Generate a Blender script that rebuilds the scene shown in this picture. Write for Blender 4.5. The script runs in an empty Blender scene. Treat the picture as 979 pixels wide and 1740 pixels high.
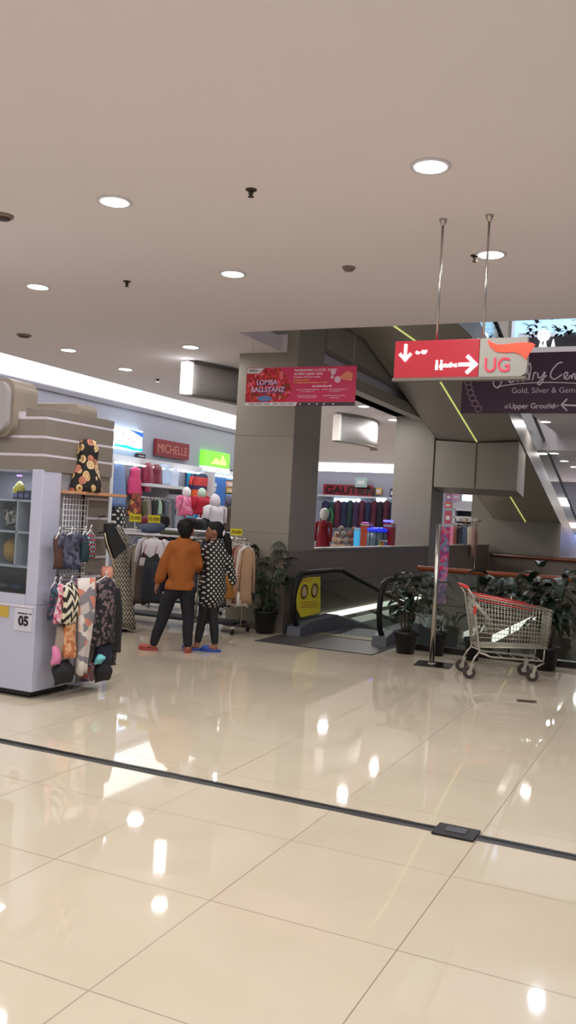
import bpy, bmesh, math, random
from mathutils import Vector, Matrix, noise
random.seed(7)
sc = bpy.context.scene
C = sc.collection
PI = math.pi

# ------------------------------------------------------------------ camera
FPX = 1505.0; PIT = math.radians(.3); ROL = math.radians(3.17); YAW = math.radians(24.8)
EYE = Vector((0, 0, 1.59))
def cam_basis():
    cp, sp = math.cos(PIT), math.sin(PIT)
    r = Vector((1, 0, 0)); f = Vector((0, cp, sp)); u = Vector((0, -sp, cp))
    c, s = math.cos(ROL), math.sin(ROL)
    r2 = r*c + u*s; u2 = u*c - r*s
    M = Matrix.Rotation(YAW, 3, 'Z')
    return M @ r2, M @ u2, M @ f
CR, CU, CF = cam_basis()
cam = bpy.data.cameras.new('camera'); co = bpy.data.objects.new('camera', cam); C.objects.link(co)
cam.sensor_fit = 'VERTICAL'; cam.sensor_height = 36; cam.lens = FPX/1740*36
cam.clip_start = .05; cam.clip_end = 200
co.matrix_world = Matrix(((CR.x, CU.x, -CF.x, EYE.x), (CR.y, CU.y, -CF.y, EYE.y), (CR.z, CU.z, -CF.z, EYE.z), (0, 0, 0, 1)))
sc.camera = co
def ray(x, y): return CF + CR*((x-489.5)/FPX) - CU*((y-870)/FPX)
def PX(x, y, X): d = ray(x, y); return EYE + d*(X/d.x)
def PY(x, y, Y): d = ray(x, y); return EYE + d*(Y/d.y)
def PZ(x, y, Z): d = ray(x, y); return EYE + d*((Z-EYE.z)/d.z)

# ------------------------------------------------------------------ materials
def lin(c):
    return tuple(((v/255)/12.92 if v/255 <= .04045 else ((v/255+.055)/1.055)**2.4) for v in c)
MATS = {}
def mat(name, col, rough=.6, metal=0., es=0., ecol=None, var=0., vscale=8., bump=0., bscale=60., spec=.5, coat=0.):
    if name in MATS: return MATS[name]
    m = bpy.data.materials.new(name); m.use_nodes = True; MATS[name] = m
    nt = m.node_tree; b = nt.nodes['Principled BSDF']
    c = lin(col)
    b.inputs['Base Color'].default_value = (*c, 1); b.inputs['Roughness'].default_value = rough
    b.inputs['Metallic'].default_value = metal; b.inputs['Specular IOR Level'].default_value = spec
    b.inputs['Coat Weight'].default_value = coat
    if es:
        b.inputs['Emission Color'].default_value = (*lin(ecol or col), 1); b.inputs['Emission Strength'].default_value = es
    if var or bump:
        tc = nt.nodes.new('ShaderNodeTexCoord')
        if var:
            n = nt.nodes.new('ShaderNodeTexNoise'); n.inputs['Scale'].default_value = vscale; n.inputs['Detail'].default_value = 4
            nt.links.new(tc.outputs['Object'], n.inputs['Vector'])
            mx = nt.nodes.new('ShaderNodeMix'); mx.data_type = 'RGBA'
            mx.inputs[6].default_value = (*[v*(1-var) for v in c], 1); mx.inputs[7].default_value = (*[min(1, v*(1+var)) for v in c], 1)
            nt.links.new(n.outputs['Fac'], mx.inputs[0]); nt.links.new(mx.outputs[2], b.inputs['Base Color'])
        if bump:
            n2 = nt.nodes.new('ShaderNodeTexNoise'); n2.inputs['Scale'].default_value = bscale
            nt.links.new(tc.outputs['Object'], n2.inputs['Vector'])
            bp = nt.nodes.new('ShaderNodeBump'); bp.inputs['Strength'].default_value = bump; bp.inputs['Distance'].default_value = .01
            nt.links.new(n2.outputs['Fac'], bp.inputs['Height']); nt.links.new(bp.outputs[0], b.inputs['Normal'])
    return m
class NG:
    def __init__(s, m): s.nt = m.node_tree; s.b = s.nt.nodes['Principled BSDF']
    def n(s, t): return s.nt.nodes.new(t)
    def l(s, a, b): s.nt.links.new(a, b)
    def math(s, op, a, b=None, c=None):
        n = s.n('ShaderNodeMath'); n.operation = op
        for i, v in enumerate((a, b, c)):
            if v is None: continue
            if isinstance(v, (int, float)): n.inputs[i].default_value = v
            else: s.l(v, n.inputs[i])
        return n.outputs[0]
    def xyz(s):
        t = s.n('ShaderNodeTexCoord'); p = s.n('ShaderNodeSeparateXYZ'); s.l(t.outputs['Object'], p.inputs[0])
        return p.outputs[0], p.outputs[1], p.outputs[2]
    def mixc(s, fac, a, b):
        n = s.n('ShaderNodeMix'); n.data_type = 'RGBA'
        s.l(fac, n.inputs[0]) if not isinstance(fac, float) else None
        for i, v in ((6, a), (7, b)):
            if isinstance(v, tuple): n.inputs[i].default_value = (*v, 1)
            else: s.l(v, n.inputs[i])
        return n.outputs[2]
def pattern(name, kind, cols, scale=20., rough=.8):
    """printed fabrics: dots, zigzag, stripes, check, floral, patches"""
    if name in MATS: return MATS[name]
    m = mat(name, cols[0], rough); g = NG(m); x, y, z = g.xyz()
    cl = [lin(c) for c in cols]
    u = g.math('ADD', x, g.math('MULTIPLY', y, .7))
    if kind == 'dots':
        a = g.math('MULTIPLY', g.math('ADD', u, z), scale*.707); b = g.math('MULTIPLY', g.math('SUBTRACT', u, z), scale*.707)
        fa = g.math('SUBTRACT', g.math('FRACT', a), .5); fb = g.math('SUBTRACT', g.math('FRACT', b), .5)
        d = g.math('ADD', g.math('MULTIPLY', fa, fa), g.math('MULTIPLY', fb, fb))
        out = g.mixc(g.math('LESS_THAN', d, .07), cl[0], cl[1])
    elif kind == 'zigzag':
        w = g.math('PINGPONG', g.math('MULTIPLY', u, scale), .5)
        v = g.math('FRACT', g.math('ADD', g.math('MULTIPLY', z, scale*.8), g.math('MULTIPLY', w, 1.6)))
        out = g.mixc(g.math('GREATER_THAN', v, .5), cl[0], cl[1])
    elif kind == 'stripes':
        v = g.math('FRACT', g.math('MULTIPLY', z, scale))
        out = cl[0]
        for i in range(1, len(cl)):
            out = g.mixc(g.math('GREATER_THAN', v, i/len(cl)), out, cl[i])
    elif kind == 'vstripes':
        v = g.math('FRACT', g.math('MULTIPLY', u, scale)); out = cl[0]
        for i in range(1, len(cl)):
            out = g.mixc(g.math('GREATER_THAN', v, i/len(cl)), out, cl[i])
    elif kind == 'check':
        a = g.math('GREATER_THAN', g.math('FRACT', g.math('MULTIPLY', u, scale)), .5)
        b = g.math('GREATER_THAN', g.math('FRACT', g.math('MULTIPLY', z, scale)), .5)
        out = g.mixc(g.math('ABSOLUTE', g.math('SUBTRACT', a, b)), cl[0], cl[1])
        if len(cl) > 2: out = g.mixc(g.math('MULTIPLY', a, b), out, cl[2])
    else:
        v = g.n('ShaderNodeTexVoronoi'); v.inputs['Scale'].default_value = scale
        t = g.n('ShaderNodeTexCoord'); g.l(t.outputs['Object'], v.inputs['Vector'])
        s = g.n('ShaderNodeSeparateColor'); g.l(v.outputs['Color'], s.inputs[0])
        r = g.n('ShaderNodeValToRGB'); r.color_ramp.interpolation = 'CONSTANT'
        e = r.color_ramp.elements
        k = len(cl)-1 if kind == 'floral' else len(cl)
        src = cl[1:] if kind == 'floral' else cl
        e[0].color = (*src[0], 1); e[1].position = 1/k; e[1].color = (*src[1 % k], 1)
        for i in range(2, k):
            q = e.new(i/k); q.color = (*src[i], 1)
        g.l(s.outputs[0], r.inputs[0])
        out = r.outputs[0]
        if kind == 'floral':
            out = g.mixc(g.math('LESS_THAN', v.outputs['Distance'], .5), cl[0], out)
            ring = g.math('LESS_THAN', g.math('ABSOLUTE', g.math('SUBTRACT', v.outputs['Distance'], .24)), .035)
            out = g.mixc(ring, out, lin((120, 76, 50)))
    g.l(out, g.b.inputs['Base Color'])
    return m
def glassmat(name, tint, gloss=.12, rough=.02):
    m = bpy.data.materials.new(name); m.use_nodes = True; nt = m.node_tree; MATS[name] = m
    nt.nodes.clear()
    o = nt.nodes.new('ShaderNodeOutputMaterial'); mx = nt.nodes.new('ShaderNodeMixShader')
    t = nt.nodes.new('ShaderNodeBsdfTransparent'); t.inputs[0].default_value = (*tint, 1)
    g = nt.nodes.new('ShaderNodeBsdfGlossy'); g.inputs['Roughness'].default_value = rough; g.inputs[0].default_value = (1, 1, 1, 1)
    f = nt.nodes.new('ShaderNodeLayerWeight'); f.inputs[0].default_value = .5
    p = nt.nodes.new('ShaderNodeMath'); p.operation = 'POWER'; p.inputs[1].default_value = 5
    nt.links.new(f.outputs['Facing'], p.inputs[0])
    a = nt.nodes.new('ShaderNodeMath'); a.operation = 'MULTIPLY_ADD'; a.inputs[1].default_value = .6; a.inputs[2].default_value = gloss; a.use_clamp = True
    nt.links.new(p.outputs[0], a.inputs[0]); nt.links.new(a.outputs[0], mx.inputs[0])
    nt.links.new(t.outputs[0], mx.inputs[1]); nt.links.new(g.outputs[0], mx.inputs[2]); nt.links.new(mx.outputs[0], o.inputs[0])
    return m

# floor tiles
def floor_material():
    m = mat('polished_cream_tile', (210, 197, 172), .05, spec=.62); g = NG(m); x, y, z = g.xyz()
    fx = g.math('ABSOLUTE', g.math('SUBTRACT', g.math('FRACT', g.math('DIVIDE', g.math('ADD', x, 1.738+.4), .8)), .5))
    fy = g.math('ABSOLUTE', g.math('SUBTRACT', g.math('FRACT', g.math('DIVIDE', g.math('ADD', y, -2.41+.4), .8)), .5))
    line = g.math('MAXIMUM', g.math('LESS_THAN', fx, .0028), g.math('LESS_THAN', fy, .0028))
    n = g.n('ShaderNodeTexNoise'); n.inputs['Scale'].default_value = 2.2; n.inputs['Detail'].default_value = 6
    t = g.n('ShaderNodeTexCoord'); g.l(t.outputs['Object'], n.inputs['Vector'])
    base = g.mixc(n.outputs['Fac'], lin((190, 178, 157)), lin((202, 191, 172)))
    g.l(g.mixc(line, base, lin((128, 112, 90))), g.b.inputs['Base Color'])
    g.l(g.math('ADD', g.math('MULTIPLY', line, .4), g.math('ADD', g.math('MULTIPLY', n.outputs['Fac'], .025), .02)), g.b.inputs['Roughness'])
    return m
TILE = floor_material()
CEIL = mat('ceiling_paint', (236, 228, 232), .9)
CLAD = mat('grey_cladding', (140, 131, 121), .45)
CLADD = mat('dark_cladding', (104, 96, 89), .5)
COL = mat('column_panel', (150, 143, 132), .42)
WHITE = mat('white_laminate', (225, 223, 232), .35)
WPAINT = mat('white_paint', (205, 205, 210), .7)
BLACK = mat('black_plastic', (18, 18, 20), .4)
RUB = mat('black_rubber', (20, 19, 20), .45)
STEEL = mat('brushed_steel', (190, 186, 180), .25, 1.)
CHROME = mat('chrome', (215, 213, 208), .15, 1.)
LAMPG = mat('lamp_glow', (255, 250, 242), .5, es=26.)
COVE = mat('cove_glow', (255, 252, 250), .5, es=1.7)
GLASS = glassmat('clear_glass', (.86, .9, .88), .05)
GLASSD = glassmat('balustrade_glass', (.78, .82, .78), .05)

# ------------------------------------------------------------------ mesh builder
class MB:
    def __init__(s): s.v = []; s.f = []; s.sm = []
    def add(s, vs, fs, smooth=False):
        o = len(s.v); s.v += [Vector(v) for v in vs]
        for f in fs: s.f.append([o+i for i in f]); s.sm.append(smooth)
        return s
    def box(s, x0, x1, y0, y1, z0, z1, M=None):
        x0, x1 = sorted((x0, x1)); y0, y1 = sorted((y0, y1)); z0, z1 = sorted((z0, z1))
        vs = [Vector((x, y, z)) for z in (z0, z1) for y in (y0, y1) for x in (x0, x1)]
        if M is not None: vs = [M @ v for v in vs]
        return s.add(vs, [(0, 2, 3, 1), (4, 5, 7, 6), (0, 1, 5, 4), (2, 6, 7, 3), (0, 4, 6, 2), (1, 3, 7, 5)])
    def tube(s, pts, r, seg=10, closed=False, cap=True, flat=None):
        pts = [Vector(p) for p in pts]; n = len(pts)
        rs = r if isinstance(r, (list, tuple)) else [r]*n
        tang = []
        for i in range(n):
            a = pts[(i-1) % n] if (closed or i > 0) else pts[i]; b = pts[(i+1) % n] if (closed or i < n-1) else pts[i]
            t = (b-a); t = t.normalized() if t.length > 1e-9 else Vector((0, 0, 1)); tang.append(t)
        up = Vector((0, 0, 1)) if abs(tang[0].z) < .9 else Vector((1, 0, 0))
        nrm = (up - tang[0]*up.dot(tang[0])).normalized(); vs = []
        for i in range(n):
            t = tang[i]; nrm = (nrm - t*nrm.dot(t))
            nrm = nrm.normalized() if nrm.length > 1e-6 else t.orthogonal().normalized()
            bi = t.cross(nrm)
            for k in range(seg):
                a = 2*PI*k/seg; q = rs[i]
                vs.append(pts[i] + nrm*math.cos(a)*q*(flat or 1) + bi*math.sin(a)*q)
        fs = []
        for i in range(n if closed else n-1):
            j = (i+1) % n
            for k in range(seg):
                l = (k+1) % seg; fs.append((i*seg+k, i*seg+l, j*seg+l, j*seg+k))
        s.add(vs, fs, True)
        if cap and not closed:
            o = len(s.v)-len(vs); s.f.append([o+k for k in range(seg)][::-1]); s.sm.append(False)
            s.f.append([o+(n-1)*seg+k for k in range(seg)]); s.sm.append(False)
        return s
    def cyl(s, p0, p1, r0, r1=None, seg=20): return s.tube([p0, p1], [r0, r0 if r1 is None else r1], seg)
    def lathe(s, prof, c=(0, 0, 0), seg=28, sx=1., sy=1.):
        vs = []; c = Vector(c)
        for r, z in prof:
            for k in range(seg):
                a = 2*PI*k/seg; vs.append(c+Vector((r*math.cos(a)*sx, r*math.sin(a)*sy, z)))
        fs = []
        for i in range(len(prof)-1):
            for k in range(seg):
                l = (k+1) % seg; fs.append((i*seg+k, i*seg+l, (i+1)*seg+l, (i+1)*seg+k))
        s.add(vs, fs, True); o = len(s.v)-len(vs)
        s.f.append([o+k for k in range(seg)][::-1]); s.sm.append(False)
        s.f.append([o+(len(prof)-1)*seg+k for k in range(seg)]); s.sm.append(False)
        return s
    def ball(s, c, rx, ry=None, rz=None, seg=16, M=None):
        ry = rx if ry is None else ry; rz = rx if rz is None else rz; c = Vector(c); n = seg//2
        vs = []; fs = []
        for i in range(n+1):
            p = PI*i/n
            for k in range(seg):
                a = 2*PI*k/seg; v = Vector((rx*math.sin(p)*math.cos(a), ry*math.sin(p)*math.sin(a), rz*math.cos(p)))
                vs.append(c+(M @ v if M is not None else v))
        for i in range(n):
            for k in range(seg):
                l = (k+1) % seg; fs.append((i*seg+k, (i+1)*seg+k, (i+1)*seg+l, i*seg+l))
        return s.add(vs, fs, True)
    def prism(s, poly, d, M=None):
        """poly: list of 3-D points, extruded by vector d"""
        d = Vector(d); a = [Vector(p) for p in poly]; n = len(a); vs = a+[p+d for p in a]
        if M is not None: vs = [M @ v for v in vs]
        fs = [tuple(range(n))[::-1], tuple(range(n, 2*n))]+[(i, (i+1) % n, n+(i+1) % n, n+i) for i in range(n)]
        return s.add(vs, fs)
    def build(s, name, m, parent=None, world=False, bevel=0., tri=False, sub=0):
        me = bpy.data.meshes.new(name); off = Vector((0, 0, 0))
        if world and parent is not None:
            p = parent
            while p is not None: off += p.location; p = p.parent
        me.from_pydata([tuple(v-off) for v in s.v], [], s.f)
        for p, q in zip(me.polygons, s.sm): p.use_smooth = q
        bm = bmesh.new(); bm.from_mesh(me); bmesh.ops.remove_doubles(bm, verts=bm.verts, dist=1e-6); bmesh.ops.recalc_face_normals(bm, faces=bm.faces); bm.to_mesh(me); bm.free()
        me.materials.append(m)
        o = bpy.data.objects.new(name, me); C.objects.link(o); o.parent = parent
        if bevel:
            b = o.modifiers.new('b', 'BEVEL'); b.width = bevel; b.segments = 2; b.limit_method = 'ANGLE'
        return o
def tag(o, label, cat, group=None, kind=None):
    o['label'] = label; o['category'] = cat
    if group: o['group'] = group
    if kind: o['kind'] = kind
    return o
def thing(name, label, cat, loc=(0, 0, 0), rz=0., group=None):
    o = bpy.data.objects.new(name, None); o.empty_display_size = .1; C.objects.link(o); o.location = loc; o.rotation_euler = (0, 0, rz)
    return tag(o, label, cat, group)
def struct(name, mb, m, bevel=0.):
    o = mb.build(name, m, bevel=bevel); o['kind'] = 'structure'; return o
def text(name, s, m, parent, origin, right, up, size, ext=.003, align='LEFT', bold=0., sx=1., shear=0.):
    """lettering turned into a mesh; origin/right/up in parent space"""
    cu = bpy.data.curves.new('t', 'FONT'); cu.body = s; cu.size = size; cu.extrude = ext; cu.align_x = align; cu.offset = bold; cu.shear = shear
    to = bpy.data.objects.new('t', cu); C.objects.link(to)
    bpy.context.view_layer.update()
    me = bpy.data.meshes.new_from_object(to.evaluated_get(bpy.context.evaluated_depsgraph_get()))
    bpy.data.objects.remove(to)
    right = Vector(right).normalized(); up = Vector(up).normalized(); n = right.cross(up)
    M = Matrix(((right.x*sx, up.x, n.x, origin[0]), (right.y*sx, up.y, n.y, origin[1]), (right.z*sx, up.z, n.z, origin[2]), (0, 0, 0, 1)))
    me.transform(M); me.materials.clear(); me.materials.append(m)
    for p in me.polygons: p.use_smooth = False
    o = bpy.data.objects.new(name, me); C.objects.link(o); o.parent = parent
    return o
def area(name, loc, size, power, col=(1, .98, .965), rot=(0, 0, 0), shape='DISK', sy=None, spread=180):
    l = bpy.data.lights.new(name, 'AREA'); l.shape = shape; l.size = size; l.energy = power; l.color = col; l.spread = math.radians(spread)
    if sy: l.size_y = sy
    o = bpy.data.objects.new(name, l); C.objects.link(o); o.location = loc; o.rotation_euler = rot; return o

CH = 3.86       # ceiling height
F2 = 4.95       # upper floor level
# ================================================================== SHELL
b = MB()
b.box(-17, 3, -3.5, 10.95, -.45, 0); b.box(-17, -5.25, 10.95, 34.4, -.45, 0); b.box(-5.25, 3, 24.2, 34.4, -.45, 0)
fl = b.build('floor', TILE); fl['kind'] = 'structure'
struct('floor_lower_level', MB().box(-8, 3, 9.5, 40, -4.8, -4.65), mat('lower_tile', (150, 142, 125), .2))
b = MB(); b.box(-17, 3, -3.5, 9.75, CH, F2); b.box(-17, -5.98, 9.75, 34.4, CH+.22, F2)
b.box(-9.82, -5.32, 9.75, 11.02, CH, CH+.2); b.box(-9.82, -5.25, 11.02, 34.4, CH, CH+.24)
b.box(-17, -11.52, 9.75, 34.4, CH, CH+.24); b.box(-11.52, -9.82, 22.6, 34.4, CH, CH+.24)
struct('ceiling', b, CEIL)
# stepped slab edge of the shop side facing the atrium
b = MB(); b.box(-5.26, -5.05, 12.0, 34.4, 3.68, 3.86); struct('trim_1', b, COL)
b = MB(); b.box(-5.98, -5.4, 11.98, 34.4, 3.86, 4.08); struct('trim_2', b, CLADD)
b = MB(); b.box(-5.98, -5.05, 11.98, 34.4, 4.08, 5.55); struct('trim_3', b, COL)
# far bridge slab on the right with dropped soffit behind it
b = MB(); b.box(-3.05, 3, 16.6, 21, CH, F2); struct('ceiling_bridge', b, CEIL)
b = MB(); b.box(-5.25, 3, 21, 34.4, 3.45, F2); struct('ceiling_far', b, CEIL)
# perimeter walls
LB = mat('shop_wall_paint', (150, 152, 166), .75)
struct('wall_left', MB().box(-11.9, -11.5, 9, 23, 0, 4.1), LB)
struct('wall_left_return', MB().box(-17, -11.9, 22.6, 23, 0, 4.1), LB)
struct('wall_west', MB().box(-17.2, -17, 22, 34.6, 0, 4.1), LB)
struct('wall_far', MB().box(-17, 3, 34.2, 34.6, -.4, 4.1), LB)
struct('wall_upper_far', MB().box(-12, 3, 24.4, 24.8, F2, 10), mat('upper_wall', (150, 140, 130), .7))
struct('wall_upper_left', MB().box(-12.2, -12, 9.5, 24.8, F2, 10), CLADD)
struct('ceiling_atrium', MB().box(-12.2, 3, 9.5, 25, 9.9, 10.1), CEIL)
struct('wall_upper_front', MB().box(-12, 3, 9.2, 9.4, F2, 10), COL)
struct('wall_right', MB().box(3, 3.2, -3.5, 34.6, -4.8, 10.1), LB)
struct('wall_nearside', MB().box(-17.2, -17, -3.5, 22, 0, 4.1), LB)
# void walls
struct('wall_void_left', MB().box(-5.25, -5.07, 11.0, 17.97, -4.65, 1.12).box(-5.25, -5.07, 18.93, 24.0, -4.65, 1.12).box(-5.25, -5.07, 24, 40, -4.65, -.46), mat('void_cladding', (128, 115, 107), .5))
b = MB(); b.box(-5.27, -5.04, 11.98, 17.96, 1.12, 1.15); b.box(-5.27, -5.04, 18.94, 24.0, 1.12, 1.15); struct('trim_4', b, COL)
for z in (.62,): struct('trim_5', MB().box(-5.07, -5.064, 12.0, 24, z, z+.015), CLADD)
struct('wall_void_front', MB().box(-5.25, 3, 10.8, 10.94, -4.65, -.46), CLAD)
struct('wall_parapet', MB().box(-5.07, 3, 24.02, 24.2, -.9, .93), mat('parapet_cladding', (122, 109, 101), .5))
struct('wall_lower_back', MB().box(-5.25, 3, 39.6, 40, -4.65, -.9), CLAD)
# columns
def column(n, x0, x1, y0, y1, z1):
    b = MB(); b.box(x0, x1, y0, y1, 0, z1)
    o = struct(n, b, COL, .01)
    # panel joints
    g = MB()
    for z in (1.35, 2.7, 4.05, 5.4):
        if z < z1: g.box(x0-.003, x1+.003, y0-.003, y1+.003, z, z+.006)
    g.build('panel_joint', CLAD, o)
column('wall_column_front', -6.0, -5.08, 11.05, 11.98, 9.9)
column('wall_column_middle', -5.9, -5.04, 17.98, 18.92, 3.86)
column('wall_column_rear', -6.06, -5.2, 26, 26.9, 3.86)
struct('baseboard_column', MB().box(-6.02, -5.06, 11.03, 12.0, 0, .09), CLADD)

# ------------------------------------------------------------------ cove ceilings
b = MB(); b.box(-11.52, -9.82, 9.75, 22.6, CH+.02, CH+.06)
cv = b.build('cove_light_panel', COVE); tag(cv, 'long glowing white cove panel in the ceiling above the garment shops', 'ceiling light')
cv2 = MB().box(-16.8, -8.9, 33.3, 33.45, 3.53, 3.84).build('cove_light_panel', mat('cove_glow_far', (255, 252, 250), .5, es=2.2)); tag(cv2, 'horizontal glowing white band high on the far shop wall behind the columns', 'ceiling light')

# ------------------------------------------------------------------ downlights
def downlight(x, y, z, label, power, group=None, r=.105):
    t = thing('downlight', label, 'ceiling light', (x, y, z), group=group)
    MB().lathe([(r+.025, .0), (r+.025, -.008), (r, -.012), (r, .0)]).build('trim_ring', WHITE, t)
    MB().lathe([(r, -.001), (r*.99, -.009), (r*.5, -.013), (.005, -.014)]).build('lamp', LAMPG, t)
    if power: area('downlight_lamp', (x, y, z-.03), r*1.7, power)
PW = 26
dl = [(-4.04, 5.37, 'large bright round downlight upper left, alone in the ceiling above the kiosk side'),
      (-1.64, 5.41, 'largest bright round downlight, nearest the camera at upper right'),
      (-1.66, 7.32, 'bright round downlight beside the right rod of the red hanging sign'),
      (-4.10, 7.33, 'round downlight in the middle of the near ceiling, between two sprinkler heads'),
      (-6.40, 7.28, 'round downlight near the left picture edge above the kiosk top'),
      (-8.50, 10.4, 'small round downlight just above the glowing cove, leftmost of the far pair'),
      (-6.46, 10.48, 'small round downlight right above the white ceiling light box'),
      (-8.62, 12.0, 'smallest round downlight close above the glowing cove')]
for x, y, l in dl: downlight(x, y, CH, l, PW if y < 6 else 13 if y < 9 else 9)
for x, y, l in [(-6.1, 16.5, 'round downlight just behind the bottom right corner of the pink banner'), (-6.2, 18.7, 'round downlight in the shop ceiling right above the middle column')]:
    downlight(x, y, CH, l, 40)
# outside of the frame, continuing the row pattern of the hall: lamps only
for x, y in [(-6.4, 5.4), (-1.64, 3.45), (-4.04, 3.45), (-1.64, 1.5), (-4.04, 1.5), (-6.4, 3.4), (.8, 5.4), (.8, 7.3), (.8, 3.45), (.8, 1.5), (-1.64, -.5), (-4.04, -.5), (.8, -.5), (-8.5, 7.3), (-8.5, 5.4), (-6.4, 1.5), (-10.5, 6.5)]:
    area('downlight_lamp', (x, y, CH-.03), .18, PW if y < 6 else 13)
for x, y, z, l in [(-2.96, 18.9, CH, 'round downlight under the far bridge, just below the purple banner'), ]:
    downlight(x, y, z, l, 18)
for i, (px, py) in enumerate([(942, 770), (959, 783), (976, 793)]):
    p = PZ(px, py, 3.45)
    downlight(p.x, p.y, 3.45, ['highest', 'middle', 'lowest'][i]+' of three small downlights beside the black handrail at the far right', 18)
# shop lighting strips (real lamps of the shops beyond the view of the hall)
for y in (13, 16, 19, 21.5):
    area('shop_lamp', (-8.6, y, CH-.05), .25, 30, (.93, .96, 1))
for x, y in ((-8, 26), (-12.5, 27), (-8.5, 30.5), (-13, 31), (-3, 28), (-1.5, 31)):
    area('shop_lamp', (x, y, 3.4 if x > -5.2 else CH-.05), .25, 70, (.93, .95, 1))
for ax, ay in ((-4.2, 12), (-1, 12), (-7, 12), (-4.2, 16), (-1, 16), (-7, 16), (-1, 20), (-7, 20)): area('atrium_fill', (ax, ay, 9.85), .3, 85, (.97, .98, 1))  # unseen fill lights added to brighten the atrium
area('upper_shop_lamp', (-3, 22.5, 9.85), .3, 150, (.8, .9, 1))
area('lower_fill', (-1.5, 13, -.6), .8, 60, shape='SQUARE')  # unseen fill lights added below, the opening is too dark without them
area('lower_fill', (-1.5, 19, -.6), .8, 100, shape='SQUARE')
area('lower_fill', (-1.5, 28, -1), 1, 80, shape='SQUARE')

# ------------------------------------------------------------------ sprinklers, detector, speaker
SPK = mat('dark_bronze', (70, 58, 50), .4, .6)
for px, py, l in [(427, 322, 'sprinkler head hanging from the ceiling between the two largest downlights'), (216, 478, 'sprinkler head on the ceiling between the left and the middle downlight'), (808, 434, 'tiny sprinkler head just beside the downlight by the sign rods'), (268, 644, 'tiny sprinkler head beyond the smallest downlight near the light box')]:
    p = PZ(px, py, CH); t = thing('sprinkler', l, 'sprinkler', (p.x, p.y, CH))
    MB().lathe([(.04, 0), (.04, -.006), (.02, -.012)]).build('escutcheon', SPK, t)
    b = MB(); b.cyl((0, 0, 0), (0, 0, -.045), .01); b.lathe([(.006, -.045), (.022, -.05), (.022, -.054), (.004, -.056)]); b.tube([(-.014, 0, -.012), (-.018, 0, -.03), (0, 0, -.046), (.018, 0, -.03), (.014, 0, -.012)], .004, 6); b.build('nozzle', SPK, t)
DET = mat('detector_plastic', (130, 117, 106), .5)
for px, py, r, l in [(5, 366, .085, 'round grey ceiling speaker cut by the left picture edge'), (593, 454, .06, 'small flat smoke detector on the ceiling left of the sign rods'), (41, 569, .1, 'flat round grey speaker on the ceiling above the cove, far left')]:
    p = PZ(px, py, CH)
    t = thing('ceiling_disc', l, 'smoke detector' if 'smoke' in l else 'ceiling speaker', (p.x, p.y, CH))
    t.name = 'smoke_detector' if 'smoke' in l else 'ceiling_speaker'
    MB().lathe([(r, 0), (r, -.01), (r*.8, -.025)]).build('housing', DET, t)
    MB().lathe([(r*.7, -.024), (r*.65, -.034), (r*.2, -.036)]).build('grille', SPK if r > .08 else DET, t)

# ------------------------------------------------------------------ curved light boxes under the ceiling
def light_box(x, y, label, lit, a0=0., sw=.4, hh=.47, panels=3):
    t = thing('curved_light_box', label, 'light box', (x, y, CH), group='curved hanging light boxes')
    b = MB(); R = 1.9; n = 16; z1, z0 = -.05, -.05-hh
    def arc(k, rr): a = a0+1.1*k/n; return Vector((-R*math.cos(a)+R, 0, 0))+Vector((0, R*math.sin(a)*1.0, 0))
    def pt(s, off):      # bowed panel running back towards the wall
        yy = 2.1*s; xx = .10*s + .30*math.sin(PI*min(1, s))
        return Vector((xx+off, yy+.1, 0))
    prev = None; vs = []; fs = []
    for k in range(n+1):
        p = pt(k/n, 0); q = pt(k/n, -.05)
        vs += [(p.x, p.y, z0), (p.x, p.y, z1), (q.x, q.y, z1), (q.x, q.y, z0)]
    for k in range(n):
        for j in range(4):
            fs.append((4*k+j, 4*k+(j+1) % 4, 4*k+4+(j+1) % 4, 4*k+4+j))
    fs += [(0, 1, 2, 3), tuple(4*n+j for j in (3, 2, 1, 0))]
    b.add(vs, fs, True); b.build('curved_panel', mat('drum_panel', (182, 178, 176), .5) if lit else mat('pale_panel', (200, 198, 198), .5), t)
    b = MB()
    for z in (z1, z0-.02):
        vs = [];
        for k in range(n+1):
            p = pt(k/n, .02); q = pt(k/n, -.16); vs += [(p.x, p.y, z), (q.x, q.y, z), (q.x, q.y, z+.02), (p.x, p.y, z+.02)]
        fs = [(4*k+j, 4*k+(j+1) % 4, 4*k+4+(j+1) % 4, 4*k+4+j) for k in range(n) for j in range(4)]+[(0, 1, 2, 3), tuple(4*n+j for j in (3, 2, 1, 0))]
        b.add(vs, fs, False)
    b.build('rim', CLADD, t)
    g = MB().box(-.13, .02, -.02, .1, z0, z1)
    g.build('end_lamp', mat('box_glow', (255, 255, 255), .5, es=3.2) if lit else mat('box_dim', (225, 215, 205), .5, es=.35), t, bevel=.01)
    m = MB(); m.cyl((-.06, .05, -.05), (-.06, .05, 0), .02); m.cyl((.1, 2.1, -.05), (.1, 2.1, 0), .02); m.build('bracket', STEEL, t)
p = PZ(322, 609, CH); light_box(p.x, p.y, 'brightly lit white ceiling light box with a curved grey panel, left of the front column', True)
p = PZ(577, 700, CH); light_box(p.x, p.y, 'dim cream ceiling light box with curved white panel, right behind the front column', False, hh=.55)
p = PZ(676, 735, CH); light_box(p.x+.1, p.y, 'small dim ceiling light box half hidden by the middle column', False, hh=.55)

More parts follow.
